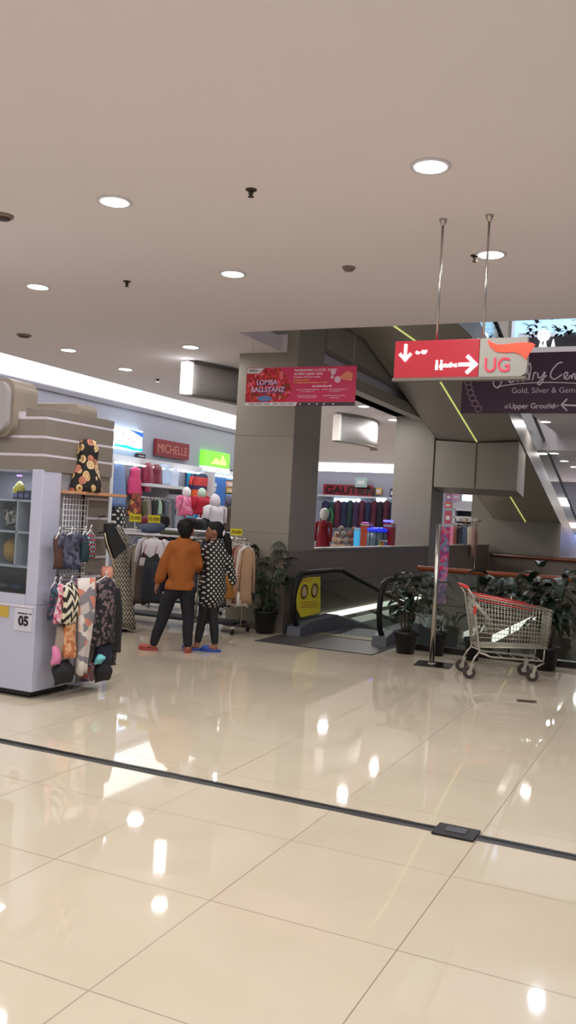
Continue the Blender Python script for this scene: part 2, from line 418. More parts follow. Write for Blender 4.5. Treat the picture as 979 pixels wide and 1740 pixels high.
# ================================================================== HANGING SIGNS
RED = mat('sign_red', (158, 20, 38), .4, es=.12, ecol=(190, 25, 45)); SIGNW = mat('sign_white_lit', (255, 255, 255), .5, es=2.2, ecol=(255, 250, 255))
GREYP = mat('sign_grey_panel', (150, 148, 140), .4)
Ys = 6.40
t = thing('direction_sign', 'red and grey hanging direction sign with UG and arrows on two steel rods', 'sign', (-1.48, Ys, 2.67))
def W(o, v): return Vector(v)-o.location
b = MB(); b.box(-2.13, -1.49, Ys-.03, Ys+.03, 2.675, 2.955); b.build('red_panel', RED, t, True, .004)
b = MB(); q = [(-1.487, 2.675), (-1.19, 2.675), (-1.15, 2.70), (-1.145, 2.78), (-1.15, 2.955), (-1.487, 2.955)]
b.prism([(x, Ys-.03, z) for x, z in q], (0, .06, 0)); b.build('grey_panel', GREYP, t, True)
b = MB(); b.box(-2.14, -1.15, Ys-.035, Ys+.035, 2.655, 2.677); b.build('bottom_rail', CLADD, t, True)
for x in (-1.82, -1.475):
    b = MB(); b.cyl((x, Ys, 2.955), (x, Ys, CH-.02), .009); b.lathe([(.01, -.05), (.028, -.012), (.032, 0)], (x, Ys, CH)); b.build('rod', STEEL, t, True)
Yf = Ys-.034
def poly_part(name, m, pts, y=Yf, d=.004, parent=t):
    bb = MB(); bb.prism([(x, y, z) for x, z in pts], (0, d, 0)); return bb.build(name, m, parent, True)
def arrow(cx, cz, L, ang, name='arrow', th=.02, parent=t, m=SIGNW, y=Yf, head=.45):
    bb = MB(); M = Matrix.Translation((cx, y, cz)) @ Matrix.Rotation(-ang, 4, 'Y')
    bb.box(-L/2, L/2, -.003, .003, -th/2, th/2, M)
    for s in (1, -1):
        M2 = M @ Matrix.Translation((L/2, 0, 0)) @ Matrix.Rotation(s*PI/4, 4, 'Y')
        bb.box(-L*head*1.2, th*.5, -.003, .003, -th/2, th/2, M2)
    return bb.build(name, m, parent, True)
arrow(-2.045, 2.872, .115, -PI/2, th=.022)
arrow(-1.575, 2.768, .125, 0, th=.026, head=.6)
text('lettering', 'to GF', SIGNW, t, W(t, (-1.965, Yf, 2.855)), (1, 0, 0), (0, 0, 1), .036, .002, bold=.002)
text('lettering', 'toilet', SIGNW, t, W(t, (-1.745, Yf, 2.752)), (1, 0, 0), (0, 0, 1), .045, .002, bold=.002)
# restroom pictogram: two figures
bb = MB()
for dx, fem in ((-1.80, 0), (-1.765, 1)):
    bb.cyl((dx, Yf-.002, 2.797), (dx, Yf+.003, 2.797), .0085, seg=12)
    w = .009 if not fem else .006
    bb.prism([(dx-w, Yf, 2.785), (dx+w, Yf, 2.785), (dx+(.010 if not fem else .018), Yf, 2.752), (dx-(.010 if not fem else .018), Yf, 2.752)], (0, .004, 0))
    bb.box(dx-.009, dx-.002, Yf, Yf+.004, 2.732, 2.753); bb.box(dx+.002, dx+.009, Yf, Yf+.004, 2.732, 2.753)
bb.build('restroom_pictogram', SIGNW, t, True)
URED = mat('ug_red', (205, 50, 75), .4, es=.35); SWR = mat('swoosh_red', (250, 62, 35), .35, es=.7)
text('lettering', 'UG', URED, t, W(t, (-1.452, Yf, 2.712)), (1, 0, 0), (0, 0, 1), .145, .003, bold=.001, sx=.92)
sw = [(-1.432, 2.947), (-1.41, 2.925), (-1.36, 2.905), (-1.30, 2.905), (-1.24, 2.912), (-1.17, 2.915), (-1.115, 2.91), (-1.095, 2.895)]
sl = [(-1.095, 2.895), (-1.13, 2.84), (-1.155, 2.795), (-1.19, 2.83), (-1.24, 2.85), (-1.31, 2.848), (-1.37, 2.858), (-1.405, 2.885), (-1.425, 2.915)]
poly_part('swoosh_emblem', SWR, sw+sl[1:], Yf-.006, .01)

# pink promotional banner
Yb = 9.70
t = thing('promotion_banner', 'pink and magenta promotional banner hung in front of the grey column', 'banner', (-4.42, Yb, 2.93))
b = MB(); b.box(-5.15, -3.70, Yb, Yb+.012, 2.93, 3.40)
pk = mat('banner_pink', (190, 26, 80), .5); b.build('banner_sheet', pk, t, True)
b = MB(); [b.tube([(x, Yb+.006, 3.40), (x, Yb+.03, CH)], .0015, 6) for x in (-5.1, -3.75)]; b.build('wire', STEEL, t, True)
yb = Yb-.003
def bp(name, m, pts, d=.003, up=0.): return poly_part(name, m, pts, yb-up, d, t)
bp('artwork', pattern('confetti', 'patches', [(150, 30, 40), (190, 60, 50), (214, 96, 110), (120, 60, 40), (202, 40, 60), (170, 40, 50)], 26), [(-5.14, 2.985), (-4.62, 2.985), (-4.52, 3.1), (-4.58, 3.25), (-4.7, 3.39), (-4.95, 3.39), (-5.14, 3.33)])
bp('corner_tab', WPAINT, [(-5.14, 3.33), (-4.98, 3.33), (-4.90, 3.392), (-5.14, 3.392)], .003, .005)
yb -= .006; printed_line(-5.11, 3.348, .13, .022, CLADD) if 0 else None; yb += .006
pkl = mat('lettering_pale_pink', (226, 178, 205), .5); wl = mat('lettering_white', (235, 225, 230), .5); yl = mat('lettering_yellow', (226, 168, 80), .5); bl = mat('artwork_blue', (80, 110, 170), .5); purp = mat('artwork_violet', (90, 40, 110), .5)
for s, z, x, sz in (('LOMBA', 3.19, -5.0, .085), ('BALLSTANZ', 3.10, -5.07, .085)):
    text('lettering', s, purp, t, W(t, (x+.006, yb-.002, z-.006)), (1, 0, 0), (0, 0, 1), sz, .001, bold=.006)
    text('lettering', s, pkl, t, W(t, (x, yb-.008, z)), (1, 0, 0), (0, 0, 1), sz, .001, bold=.001)
bp('artwork', bl, [(-4.98+.1*math.cos(a)*1.0+.1, 3.02+.035*math.sin(a)) for a in [i*PI/8 for i in range(16)]], .003, .004)
text('lettering', 'MANDAFIARC A LOOK, SHOW', wl, t, W(t, (-4.5, yb, 3.345)), (1, 0, 0), (0, 0, 1), .04, .001)
text('lettering', 'DI FIRST LEBAR YEAR', wl, t, W(t, (-4.5, yb, 3.3)), (1, 0, 0), (0, 0, 1), .04, .001)
def printed_line(x, z, w, h, m):
    """a line of print too small to read in the photograph: ragged strokes"""
    rr = random.Random(int(z*1000)); bb = MB(); q = x
    while q < x+w:
        k = rr.uniform(.004, .011); bb.box(q, q+k, yb-.001, yb+.001, z, z+h*rr.choice((.7, 1, 1))); q += k+rr.choice((.003, .003, .009))
    bb.build('printed_line', m, t, True)
for x, z, w, h, m in ((-4.5, 3.268, .34, .016, pkl), (-4.5, 3.232, .2, .016, yl), (-4.5, 3.202, .44, .013, yl), (-4.25, 3.155, .24, .02, wl), (-4.46, 3.118, .3, .011, pkl), (-4.4, 3.096, .18, .010, pkl), (-4.45, 3.045, .26, .011, pkl), (-4.43, 3.025, .24, .010, pkl), (-4.12, 3.118, .32, .011, pkl), (-4.03, 3.096, .16, .010, pkl), (-4.12, 3.045, .3, .011, pkl), (-4.02, 3.02, .12, .010, pkl)):
    printed_line(x, z, w, h, m)
bp('white_strip', WPAINT, [(-5.15, 2.931), (-4.46, 2.931), (-4.44, 2.972), (-5.15, 2.972)])
bp('black_strip', BLACK, [(-4.45, 2.931), (-3.701, 2.931), (-3.701, 2.972), (-4.43, 2.972)])
for x, w in ((-5.09, .07), (-5.0, .1), (-4.88, .08), (-4.77, .08), (-4.67, .08), (-4.57, .09)): printed_line(x, 2.945, w, .016, CLADD)
b = MB(); [b.cyl((x, yb-.004, 2.952), (x, yb, 2.952), .010, seg=12) for x in (-4.4, -4.28, -4.18, -4.09, -3.97)]; b.build('sponsor_dots', WPAINT, t, True)
b = MB(); [b.cyl((x, yb-.004, z), (x, yb, z), r, seg=16) for x, z, r in ((-3.99, 3.33, .035), (-3.93, 3.24, .04), (-4.0, 3.27, .02))]; b.build('artwork', mat('artwork_pale', (205, 170, 190), .5), t, True)
b = MB(); [b.prism([(-3.93, yb-.002, 3.25), (-3.75, yb-.002, 3.22), (-3.74, yb-.002, 3.31), (-3.82, yb-.002, 3.34)], (0, .003, 0))]; b.build('artwork', mat('artwork_peach', (205, 120, 95), .5), t, True)

# purple jewelry banner
PUR = mat('banner_purple', (66, 37, 62), .5); LIL = mat('lettering_lilac', (214, 200, 212), .5, es=.05)
Yj = 12.0
t = thing('jewelry_banner', 'dark purple jewelry centre banner with white script lettering behind the red sign', 'banner', (-1.35, Yj, 3.14))
MB().box(-3.02, .3, Yj, Yj+.015, 3.14, 3.95).build('banner_sheet', PUR, t, True)
b = MB(); [b.tube([(x, Yj+.01, 3.94), (x, Yj+.01, 9.88)], .002, 6) for x in (-2.9, .2)]; b.build('wire', STEEL, t, True)
def J(px, py, dy=-.004): return PY(px, py, Yj+dy)
def script(strokes, r):
    bb = MB()
    for s in strokes:
        pts = [J(*p) for p in s]
        # smooth with catmull-rom
        out = []
        for i in range(len(pts)-1):
            p0 = pts[max(0, i-1)]; p1 = pts[i]; p2 = pts[i+1]; p3 = pts[min(len(pts)-1, i+2)]
            for k in range(5):
                u = k/5; out.append(.5*((2*p1)+(p2-p0)*u+(2*p0-5*p1+4*p2-p3)*u*u+(3*p1-p0-3*p2+p3)*u**3))
        out.append(pts[-1]); bb.tube(out, r, 6)
    return bb
st = [[(862, 618), (858, 632), (852, 650), (846, 659), (839, 654), (840, 642), (850, 636)],            # J tail
      [(866, 648), (874, 640), (868, 634), (862, 642), (868, 650), (878, 644)],                                # e
      [(878, 640), (880, 648), (886, 640), (889, 648), (894, 636)],                                            # w
      [(889, 646), (895, 641), (893, 646), (900, 640), (902, 622), (899, 618), (897, 628), (900, 646)],        # l
      [(905, 646), (908, 634), (912, 634)],
      [(914, 634), (915, 642), (921, 640), (926, 632), (922, 648), (917, 654), (914, 651), (920, 645), (929, 638)],
      [(956, 616), (948, 618), (938, 630), (936, 640), (943, 644), (956, 636)],                              # C
      [(961, 642), (965, 634), (960, 634), (959, 642), (965, 644), (970, 638), (972, 644), (974, 636), (977, 636), (978, 644), (984, 642)],
      [(986, 622), (984, 644), (990, 642)], [(981, 632), (990, 631)],
      [(994, 642), (998, 634), (993, 635), (992, 643), (999, 643), (1003, 636), (1004, 643)], [(1006, 634), (1006, 644), (1010, 635), (1014, 636)]]
script(st, .009).build('script_lettering', LIL, t, True)
script([[(846, 657), (880, 652), (920, 650), (950, 650), (1010, 653), (1060, 658)]], .007).build('flourish', LIL, t, True)
def jt(s, px, py, size, bold=0.):
    p = J(px, py); text('lettering', s, LIL, t, p-t.location, (1, 0, 0), (0, 0, 1), size, .001, bold=bold)
jt('Gold, Silver & Gemstone', 869, 668, .104, -.001)
jt('di', 857, 694, .07); jt('Upper Ground', 865, 694, .098, .001); jt('Floor', 930, 692, .07)
b = MB(); a, c = J(954, 688), J(996, 690); b.tube([a, c], .012, 8); b.tube([J(964, 678), a, J(964, 698)], .012, 8); b.build('arrow', LIL, t, True)
# chain motif at the left edge
b = MB()
for i in range(7):
    u = i/6; p = J(795+ (u*u)*18, 640+u*55)
    b.tube([p+Vector((.045*math.cos(q)*1.0, 0, .04*math.sin(q))) for q in [k*PI/5 for k in range(10)]], .011, 6, True)
b.build('chain_motif', mat('motif_lilac', (140, 118, 135), .5), t, True)
# corner tab print
b = MB()
for k in range(7): b.box(-5.11+k*.018, -5.098+k*.018, yb-.008, yb-.005, 3.352, 3.352+(.03 if k in (0, 2, 3) else .02))
b.build('tab_print', CLADD, t, True)

# ================================================================== MOVING WALKWAYS
SL = math.tan(math.radians(12.3))
DSTEEL = mat('dark_steel', (98, 96, 98), .35, .7); SKIRT = mat('skirt_grey', (82, 84, 92), .45, .2)
BELT = mat('walkway_belt', (52, 54, 62), .5, .3)
def sweep_x(profile, x0, x1):    # extrude a YZ polygon along X
    return MB().prism([(x0, y, z) for y, z in profile], (x1-x0, 0, 0))
def zf(Y): return 0 if Y < 12.3 else -(Y-12.3)*SL
t = thing('moving_walkway', 'moving walkway sloping down to the lower floor behind the potted plants', 'escalator', (-4.2, 10.7, 0))
E_ = 24.0; YE = 33.0
b = MB(); b.box(-4.98, -3.42, 10.0, 11.35, .0, .012); b.build('floor_plate', mat('floor_plate', (84, 80, 80), .4, .4), t, True)
b = MB(); b.box(-4.62, -3.78, 11.1, 11.36, .012, .022)
for i in range(12): b.box(-4.62+i*.07, -4.6+i*.07, 11.30, 11.40, .012, .026)
b.build('comb', mat('comb_yellowish', (120, 112, 90), .4, .5), t, True)
sweep_x([(11.3, .008), (12.4, .0), (YE, zf(YE)+.0), (YE, zf(YE)-.3), (12.4, -.35), (11.3, -.3)], -4.66, -3.74).build('belt', BELT, t, True)
HR = mat('handrail_rubber', (18, 17, 18), .6, spec=.3)
for sx, X in ((-1, -4.8), (1, -3.6)):
    pr_ = [(10.75, .0), (10.78, .13), (11.1, .19), (12.1, .2), (13.0, zf(13.0)+.16), (YE, zf(YE)+.16), (YE, zf(YE)-.5), (12.5, -.45), (11.3, -.02)]
    inner = MB().prism([(X-.1, y, z) for y, z in pr_], (.2, 0, 0)); inner.build('skirt', SKIRT, t, True, .008)
    z0g = .16
    gl = []; cy, cz, R = 10.98, .47, .34
    for k in range(13):
        a = -PI/2-k*PI/12; gl.append((cy+.72*R*math.cos(a), cz+R*.94*math.sin(a)))
    top = [(12.3, .80), (12.7, .74)]+[(YE, zf(YE)+.82)]
    bot = [(YE, zf(YE)+.12), (12.6, .14)]
    poly = gl+top+bot
    MB().prism([(X-.006, y, z) for y, z in poly], (.012, 0, 0)).build('glass_panel', GLASSD, t, True)
    pts = []
    for k in range(15):
        a = -PI*.36-k*(PI*1.14)/14; a = -PI*.30-k*(PI*1.2)/14
        pts.append((X, cy+.78*R*math.cos(a), cz+(R+.03)*math.sin(a)))
    pts += [(X, 11.4, .84), (X, 12.2, .84), (X, 12.45, .825), (X, 12.8, zf(12.8)+.85)]+[(X, YE, zf(YE)+.85)]
    MB().tube(pts, .036, 10, flat=1.0).build('handrail', HR, t, True)
# safety sticker inside the first glass panel
YEL = mat('sticker_yellow', (205, 190, 28), .5)
Xs = -4.79
pts = [PX(*p, Xs) for p in [(521, 981), (544, 980), (544, 1040), (535, 1044), (511, 1049), (504, 1035), (503, 1018), (507, 1000), (514, 985)]]
st_ = MB().prism(pts, (.006, 0, 0)).build('warning_sticker', YEL, t, True)
DB = mat('pictogram_brown', (62, 42, 40), .5); PKN = mat('pictogram_pink', (190, 160, 160), .5)
for cx, cy_ in ((517, 1005), (534.5, 1003)):
    c = PX(cx, cy_, Xs+.007); ringp = [c+Vector((0, .105*math.cos(a), .088*math.sin(a))) for a in [k*PI/10 for k in range(20)]]
    MB().tube(ringp, .013, 6, True).build('pictogram_ring', DB, st_, True)
    f = MB(); f.ball(c+Vector((0, 0, .05)), .004, .022, .018, 10); f.prism([c+Vector(v) for v in ((0, -.045, -.055), (0, .045, -.055), (0, .03, .03), (0, -.03, .03))], (.004, 0, 0))
    f.prism([c+Vector(v) for v in ((.005, -.07, .05), (.005, -.055, .065), (.005, .07, -.05), (.005, .055, -.065))], (.003, 0, 0)) if cx < 520 else None
    f.build('pictogram_figure', PKN, st_, True)
b = MB()
for y_, w in ((1024, 26), (1028, 30), (1032, 28), (984, 22), (988, 18)):
    a = PX(511, y_, Xs+.007); c = PX(511+w, y_-1, Xs+.007); b.prism([a, c, c+Vector((0, 0, .007)), a+Vector((0, 0, .007))], (.002, 0, 0))
b.build('sticker_print', mat('print_orange', (170, 90, 30), .5), st_, True)

# upper walkway seen from below
t = thing('moving_walkway', 'steel clad moving walkway coming down from the upper floor with a green light strip', 'escalator', (-4.15, 24, 0))
def zu(Y): return 4.46 if Y < 13.4 else 4.46-(Y-13.4)*.248
XL, XR, XK = -5.0, -3.3, -4.15
SOF = mat('soffit_panel', (158, 150, 138), .42); SIDE = mat('side_panel_steel', (128, 122, 117), .38, .35)
YU = 32.0
b = MB(); ys = [9.4, 13.4, YU]
vs = []
for y in ys: vs += [(XL, y, zu(y)+.06), (XK, y, zu(y)), (XR, y, zu(y)+.06), (XR, y, zu(y)+.2), (XL, y, zu(y)+.2)]
fs = [(5*i+j, 5*i+(j+1) % 5, 5*i+5+(j+1) % 5, 5*i+5+j) for i in range(2) for j in range(5)]+[(0, 1, 2, 3, 4), (14, 13, 12, 11, 10)]
b.add(vs, fs); b.build('soffit', SOF, t, True)
b = MB()
for y0, y1 in ((12.0, 13.4), (13.4, 17.95), (18.75, 24.1)):
    b.prism([(XK-.013, y0, zu(y0)-.012), (XK+.013, y0, zu(y0)-.012), (XK+.013, y0, zu(y0)+.01), (XK-.013, y0, zu(y0)+.01)], (0, y1-y0, zu(y1)-zu(y0)))
b.build('light_strip', mat('strip_green', (190, 196, 110), .4, es=.75, ecol=(214, 226, 130)), t, True)
for X in (XL, XR):
    pr2 = [(y, zu(y)+.06) for y in (9.4, 13.4, YU)]+[(y, zu(y)+.52) for y in (YU, 13.4, 9.4)]
    sweep_x(pr2, X-.02, X+.02).build('side_panel', SIDE, t, True)
    pg = [(y, zu(y)+.5) for y in (9.4, 13.4, YU)]+[(y, zu(y)+1.07) for y in (YU, 13.4, 9.4)]
    sweep_x(pg, X-.006, X+.006).build('glass_panel', GLASSD, t, True)
    MB().tube([(X, y, zu(y)+1.1) for y in (9.4, 13.3, 13.6, YU)], .038, 8).build('handrail', HR, t, True)
sweep_x([(9.4, zu(9.4)+.2), (13.4, zu(13.4)+.2), (YU, zu(YU)+.2), (YU, zu(YU)+.45), (13.4, zu(13.4)+.45), (9.4, zu(9.4)+.45)], XL+.1, XR-.1).build('belt', BELT, t, True)
# cladding of the crossing beam
b = MB(); b.prism([(XL, 17.95, 2.38), (XR, 17.95, 2.36), (XR, 17.95, 3.34), (XK, 17.95, 3.3), (XL, 17.95, 3.34)], (0, .8, -.1)); b.build('support_casing', COL, t, True)
b = MB().box(XK-.008, XK+.008, 17.935, 17.95, 2.38, 3.3).build('casing_joint', mat('joint_brass', (112, 98, 62), .4, .4), t, True)
struct('wall_enclosure', MB().prism([(-5.2, 24.21, 0), (-3.25, 24.21, 0), (-3.25, 24.21, 1.82), (-5.2, 24.21, 1.9)], (0, 6, -1.2)), COL)

# ================================================================== GLASS RAILING
t = thing('glass_railing', 'glass railing with wooden top handrail along the opening behind the trolley', 'railing', (-1.2, 10.95, 0))
WOOD = mat('handrail_wood', (128, 62, 34), .35, var=.2, vscale=20)
MB().tube([(-3.2, 10.95, 1.03), (1.6, 10.95, 1.03)], .032, 12).build('handrail', WOOD, t, True)
b = MB(); b.box(-3.2, 1.6, 10.86, 11.0, 0, .07); b.build('base_channel', mat('channel_dark', (38, 30, 28), .4, .3), t, True)
x = -3.15
while x < 1.5:
    MB().box(x, x+1.12, 10.942, 10.956, .05, .99).build('glass_panel', GLASSD, t, True)
    if x > -3.1: MB().cyl((x-.015, 10.95, .05), (x-.015, 10.95, 1.01), .014).build('post', STEEL, t, True)
    x += 1.16
t = thing('parapet_handrail', 'reddish wooden handrail on the far parapet across the opening', 'railing', (-3, 24.0, .93))
MB().tube([(-5.0, 23.97, .86), (2.9, 23.97, .86)], .035, 10).build('rail', WOOD, t, True)
b = MB(); [b.cyl((x, 23.97, .86), (x, 24.03, .8), .012) for x in (-4.8, -3.6, -2.4, -1.2)]; b.build('bracket', STEEL, t, True)
# added glowing strips standing in for bright lines in the glass
CL2 = mat('added_strip_glow', (255, 255, 250), .5, es=2.2)
tag(MB().box(-3.36, -3.3, 16.6, 22.2, -.52, -.40).build('lower_glow_strip', CL2), 'bright slanting glow strip added below the railing, seen through the trolley basket', 'light strip')
tag(MB().box(-5.065, -5.03, 12.35, 17.6, .07, .15).build('balustrade_glow_strip', CL2), 'bright glow strip added at the foot of the walkway wall beside the yellow sticker', 'light strip')

# ================================================================== FLOOR FITTINGS
t = thing('cable_strip', 'long black rubber cable strip taped across the tiled floor', 'cable cover', (-2.5, 4.57, 0))
random.seed(3)
b = MB(); vs = []; n = 60
for i in range(n+1):
    x = -5.4+ i*(6.2/n); j = random.uniform(-.004, .004)
    vs += [(x, 4.53+j, .0), (x, 4.545+j, .008), (x, 4.605-j, .008), (x, 4.62-j, .0)]
fs = [(4*i+k, 4*i+(k+1) % 4, 4*i+4+(k+1) % 4, 4*i+4+k) for i in range(n) for k in range(4)]+[(0, 1, 2, 3), (4*n+3, 4*n+2, 4*n+1, 4*n)]
b.add(vs, fs); b.build('cover', RUB, t, True)
MB().box(-5.4, .8, 4.572, 4.582, .0075, .0105).build('centre_ridge', BLACK, t, True)
t = thing('floor_socket', 'black floor socket box with grey lid on the cable strip', 'floor socket', (-1.05, 4.58, 0))
b = MB(); b.box(-1.165, -.945, 4.49, 4.66, .0, .014); b.build('frame', RUB, t, True, .004)
MB().box(-1.11, -1.0, 4.545, 4.62, .0135, .018).build('lid', mat('lid_grey', (78, 78, 84), .4, .3), t, True, .003)
p = PZ(895, 1192, 0); t = thing('floor_drain', 'small dark brown rectangular floor plate in front of the trolley', 'floor plate', (p.x, p.y, 0), .3)
MB().box(-.09, .09, -.05, .05, 0, .006).build('plate', mat('plate_brown', (58, 38, 26), .5), t, bevel=.003)
b = MB(); [b.box(-.075, .075, -.035+i*.02, -.03+i*.02, .006, .009) for i in range(4)]; b.build('ribs', mat('plate_rib', (86, 58, 40), .5), t)

# ================================================================== CLOTH TOOLS
HANG = mat('hanger_white', (225, 225, 228), .4); SKIN = mat('skin', (150, 98, 74), .55); DUMMY = mat('mannequin_white', (228, 224, 222), .4)
def cloth_mb(w, h, kind='dress', d=.05, k=7, amp=.12, seed=0, seg=30, rows=9):
    """garment hanging from z=0 down to -h, width w along x"""
    rr = random.Random(seed); ph = rr.uniform(0, 6); ph2 = rr.uniform(0, 6)
    b = MB(); vs = []
    for i in range(rows+1):
        t = i/rows
        if kind == 'top': hw = w/2*(.30+.70*min(1, t/.10))*(1-.10*math.sin(PI*t)) if t < 1 else w/2
        elif kind == 'dress': hw = w/2*((.30+.42*min(1, t/.09)) if t < .1 else (.72-.16*math.sin(PI*min(1, (t-.1)/.35))+.28*max(0, t-.35)/.65))
        elif kind == 'skirt': hw = w/2*(.6+.4*t)
        elif kind == 'scarf': hw = w/2*(.75+.25*math.sin(2.6*t+ph2))
        elif kind == 'trousers': hw = w/2*(.8+.2*t)
        elif kind == 'bag': hw = w/2*(.45+.55*min(1, t/.35))
        else: hw = w/2
        sag = .0
        for j in range(seg):
            a = 2*PI*j/seg
            f = 1+amp*(.25+.75*t)*math.sin(k*a+ph+1.2*t)
            dd = d*(.45+.55*min(1, t*4))*(1 if kind != 'bag' else math.sin(PI*min(.95, t+.1))+.2)
            z = -h*t - (0.02*h*math.sin(3*a+ph2) if i == rows else 0)
            if kind in ('top', 'dress') and i == 1: z += .0
            x = hw*math.cos(a); x = math.copysign(abs(x), x)
            vs.append((x*(1+.3*(f-1)), dd*math.sin(a)*f+.012*math.sin(5*t+ph), z))
    fs = []
    for i in range(rows):
        for j in range(seg):
            l = (j+1) % seg; fs.append((i*seg+j, i*seg+l, (i+1)*seg+l, (i+1)*seg+j))
    fs.append(tuple(range(seg))); fs.append(tuple(rows*seg+j for j in range(seg))[::-1])
    b.add(vs, fs, True)
    return b
def sleeves(b, w, h, L=.5, r=.05, spread=.18):
    for s in (-1, 1):
        b.tube([(s*w*.36, 0, -.05*h), (s*w*.5, 0, -.10*h), (s*w*(.5+spread*.6), 0, -h*L*.55), (s*w*(.5+spread*.8), .0, -h*L)], [r*.8, r, r*.85, r*.8], 10, flat=.7)
    return b
def hanger_mb(w):
    b = MB(); w = w*.42
    b.tube([(-w, 0, -.035), (0, 0, .015), (w, 0, -.035)], .006, 6); b.tube([(-w, 0, -.035), (w, 0, -.035)], .004, 6)
    b.tube([(0, 0, .01), (0, 0, .045), (.012, 0, .06), (.02, 0, .05), (.014, 0, .04)], .0035, 6)
    return b
GN = [0]
def garment(name, label, cat, loc, rz, w, h, m, kind='top', sl=0., group=None, hang=True, d=.05, k=7, amp=.12, trim=None):
    GN[0] += 1
    t = thing(name, label, cat, loc, rz, group)
    b = cloth_mb(w, h, kind, d, k, amp, GN[0])
    if sl: sleeves(b, w, h, sl, min(.055, w*.14))
    b.build('fabric', m, t)
    if hang: hanger_mb(w).build('hanger', HANG, t)
    if trim: cloth_mb(w*.99, h*.12, 'top', d*1.25, k, amp*.5, GN[0], rows=3).build('collar', trim, t)
    return t
def ghang(name, label, cat, plane, val, x0, x1, y0, y1, m, kind='top', sl=0., group=None, hang=True, d=.05, **kw):
    """hang a garment on the wall plane X=val or Y=val so that it fills the given frame of the photograph"""
    P = PX if plane == 'X' else PY
    a = P((x0+x1)/2, y0, val); c0 = P(x0, (y0+y1)/2, val); c1 = P(x1, (y0+y1)/2, val); e = P((x0+x1)/2, y1, val)
    return garment(name, label, cat, a, PI/2 if plane == 'X' else 0, (c1-c0).length, a.z-e.z, m, kind, sl, group, hang, d, **kw)

# ================================================================== KIOSK
KG = mat('kiosk_grey', (124, 116, 108), .5); KT = mat('kiosk_tan', (136, 126, 114), .5); KW = mat('kiosk_white', (182, 184, 204), .3)
STR = mat('slat_gap', (206, 200, 212), .4)
t = thing('kiosk', 'white and grey market kiosk numbered 05 with striped grey header and shelves', 'kiosk', (-5.3, 5.95, 0))
KX0, KX1, KY0, KY1 = -6.3, -4.8, 5.65, 6.21
MB().box(KX0, KX1, KY0, KY1, .06, .76).build('base_cabinet', KW, t, True, .006)
MB().box(KX0+.02, KX1-.012, KY0-.006, KY0+.01, .735, .755).build('counter_groove', STR, t, True)
MB().box(KX0+.05, KX1-.05, KY0+.05, KY1-.05, .015, .06).build('plinth', BLACK, t, True)
b = MB(); b.box(KX1-.115, KX1, KY0, 5.88, .76, 1.86); b.build('front_post', KW, t, True, .006)
MB().box(KX0, KX1-.115, KY0, KY0+.03, .76, .84).build('sill', KW, t, True)
MB().box(KX0, KX1-.02, KY1-.03, KY1, .76, 1.86).build('back_panel', mat('kiosk_back', (120, 118, 122), .5), t, True)
MB().box(KX1-.05, KX1-.02, 5.88, KY1, .76, 1.86).build('side_panel', mat('kiosk_side', (150, 150, 160), .5), t, True)
for z in (1.06, 1.34, 1.60): MB().box(KX0, KX1-.115, KY0+.02, KY1-.03, z-.008, z+.008).build('shelf', KW, t, True)
for x in (-5.065, -5.35): MB().box(x-.007, x+.007, KY0+.02, KY1-.03, 1.06, 1.6).build('divider', KW, t, True)
MB().box(KX0, KX1-.05, KY0+.06, KY1-.03, .765, .84).build('drawer_tray', mat('tray_brown', (70, 48, 42), .5), t, True)
MB().box(KX0, KX1-.115, KY0+.006, KY0+.012, .84, 1.84).build('glass_front', GLASS, t, True)
# slatwall side
b = MB(); b.box(-5.4, KX1-.01, 6.22, 6.56, .05, 1.86); sw_ = b.build('slatwall', KG, t, True, .004)
b = MB(); [b.box(KX1-.011, KX1-.004, 6.225, 6.56, z, z+.02) for z in (.45, .62, .79, .96, 1.13, 1.30, 1.47, 1.64)]; b.build('groove', STR, sw_, True)
# header boards
for z0, z1 in ((1.85, 1.968), (1.99, 2.115), (2.137, 2.27), (2.292, 2.36)):
    MB().box(KX0, KX1+.005, KY0+.005, 6.56, z0, z1).build('header_board', KG, t, True, .003) if z1 < 2.3 else MB().box(-5.02, KX1+.005, KY0+.005, 6.56, z0, z1).build('header_board', KG, t, True, .003)
MB().box(KX0+.02, KX1+.001, KY0+.009, 6.555, 1.86, 2.33).build('header_core', STR, t, True)
# rounded crest on top
def rrect(x0, x1, z0, z1, r, n=6):
    pts = []
    for cx, cz, a0 in ((x1-r, z1-r, 0), (x0+r, z1-r, PI/2), (x0+r, z0+r, PI), (x1-r, z0+r, 1.5*PI)):
        for k in range(n+1): a = a0+PI/2*k/n; pts.append((cx+r*math.cos(a), cz+r*math.sin(a)))
    return pts
MB().prism([(x, 6.15, z) for x, z in rrect(-5.7, -4.87, 2.2, 2.47, .07)], (0, .25, 0)).build('crest', KT, t, True, .006)
MB().prism([(x, 5.6, z) for x, z in rrect(-5.75, -5.10, 2.12, 2.60, .11)], (0, .28, 0)).build('sign_box', KT, t, True)
MB().prism([(x, 5.55, z) for x, z in rrect(-5.75, -5.135, 2.15, 2.57, .1)], (0, .06, 0)).build('sign_face', mat('kiosk_sign_face', (158, 153, 156), .4), t, True)
